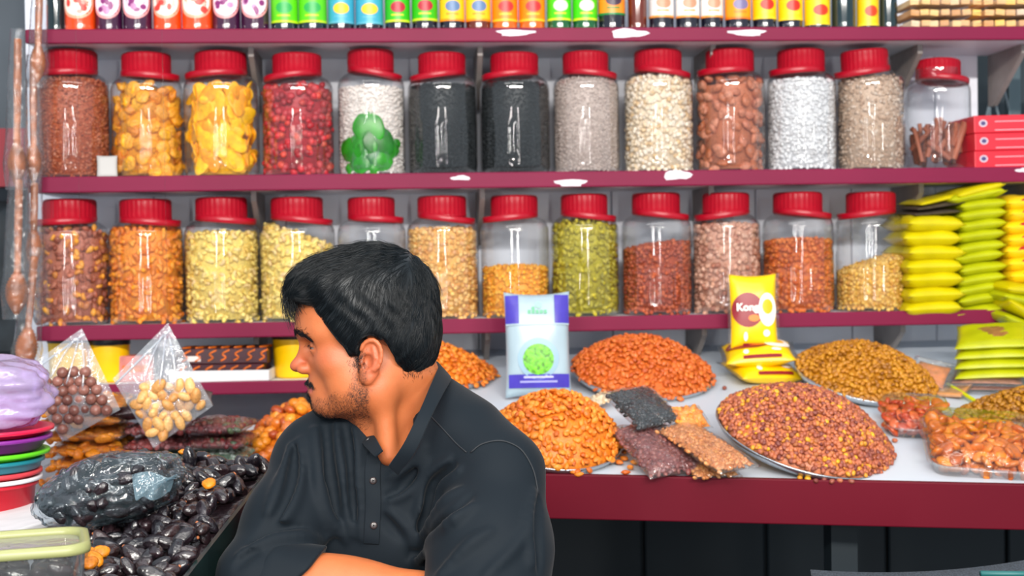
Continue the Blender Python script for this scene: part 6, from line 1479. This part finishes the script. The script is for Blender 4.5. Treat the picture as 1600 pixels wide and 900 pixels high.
for x, y in ((583, 751), (584, 821), (577, 689)):
    p = trace(shirt_sdf, x, y); d = ray(x, y); d /= np.linalg.norm(d); x_ = np.cross(d, [0, 0, 1.0]); x_ /= np.linalg.norm(x_); y_ = np.cross(x_, d)
    bv_, bf_ = lathe([(0.001, 0.0035), (0.0035, 0.0033), (0.0048, 0.0028), (0.0052, 0.0015), (0.0052, -0.002)], 18); M_ = np.stack([x_, y_, -d], 1)
    obj('button', ((bv_@M_.T)+p-d*0.0035-MO, bf_), mat('button_horn', (52, 44, 44), 0.25), shirt)
SEAM = mat('seam_thread', (22, 27, 33), 0.7)
strip([(735, 707), (752, 694), (778, 688), (800, 693), (818, 706), (834, 735), (842, 772)], 2.2, 0.0003, 'armhole_seam', SEAM, shirt, 0.0012)
strip([(671, 648), (690, 668), (712, 692), (729, 707)], 2.0, 0.0003, 'yoke_seam', SEAM, shirt, 0.0012)
# turned-back cuff on the forearm
cuffc = P(470, 872, 1.90)
def cuff_sdf(p):
    a = cap(p, ELR*0.9+WRR*0.1, ELR*0.55+WRR*0.45, 0.0635, 0.0575)
    cutn = axR*0.80+np.array([0.0, 0.0, -0.62]); cutn /= np.linalg.norm(cutn); e = (p-P(503, 862, 1.88))@cutn
    a = smax(smax(a, e, 0.004), -(e+0.055), 0.004)
    return a+0.001*np.sin(p[:, 2]*140+p[:, 0]*60)
cv_, cf_ = surface_nets(cuff_sdf, P(380, 950, 1.98)-np.array([0.06, 0.14, 0.06]), P(560, 820, 1.98)+np.array([0.08, 0.1, 0.06]), 0.003)
cu = obj('cuff', (cv_-MO, cf_), CL, shirt); smooth_mod(cu, 3)
# ---- trousers and shoes, a stool to sit on
KL, KR_ = np.array([HIP[0]+0.16, 1.86, 0.50]), np.array([HIP[0]-0.17, 1.90, 0.50])
HP = np.array([HIP[0], 2.24, 0.56]); FLt, FRt = np.array([KL[0]+0.02, 1.98, 0.09]), np.array([KR_[0]-0.02, 2.02, 0.09])
def trou(p):
    d = ell(p, HP, (0.19, 0.15, 0.13))
    for k_, f_, sx in ((KL, FLt, 0.09), (KR_, FRt, -0.09)): d = smin(d, chain(p, [HP+np.array([sx, 0, -0.02]), k_, f_], [0.09, 0.07, 0.055], 0.03), 0.04)
    return d
tv, tf = surface_nets(trou, np.minimum(KR_, FRt)-np.array([0.15, 0.15, 0.5]), HP+np.array([0.35, 0.22, 0.2]), 0.009)
obj('trousers', (tv-MO, tf), mat('trouser_cloth', (34, 38, 46), 0.8), man)
for f_ in (FLt, FRt):
    obj('shoe', (ell_v := (ICO3[0]*2*np.array([0.045, 0.13, 0.05])+np.array([f_[0], f_[1]-0.05, 0.045]))*1.0-MO, ICO3[1]), BK, man)
st = empty('stool', (HIP[0], 2.24, 0)); tag(st, 'plain dark stool the man in black sits on', 'stool')
obj('seat', lathe([(0.001, 0.40), (0.16, 0.40), (0.17, 0.405), (0.17, 0.425), (0.16, 0.43), (0.001, 0.43)], 32), dk, st)
for a in range(4): obj('leg', tube([(0.11*math.cos(a*1.571+.78), 0.11*math.sin(a*1.571+.78), 0.40), (0.15*math.cos(a*1.571+.78), 0.15*math.sin(a*1.571+.78), 0.0)], 0.014, 8), dk, st)
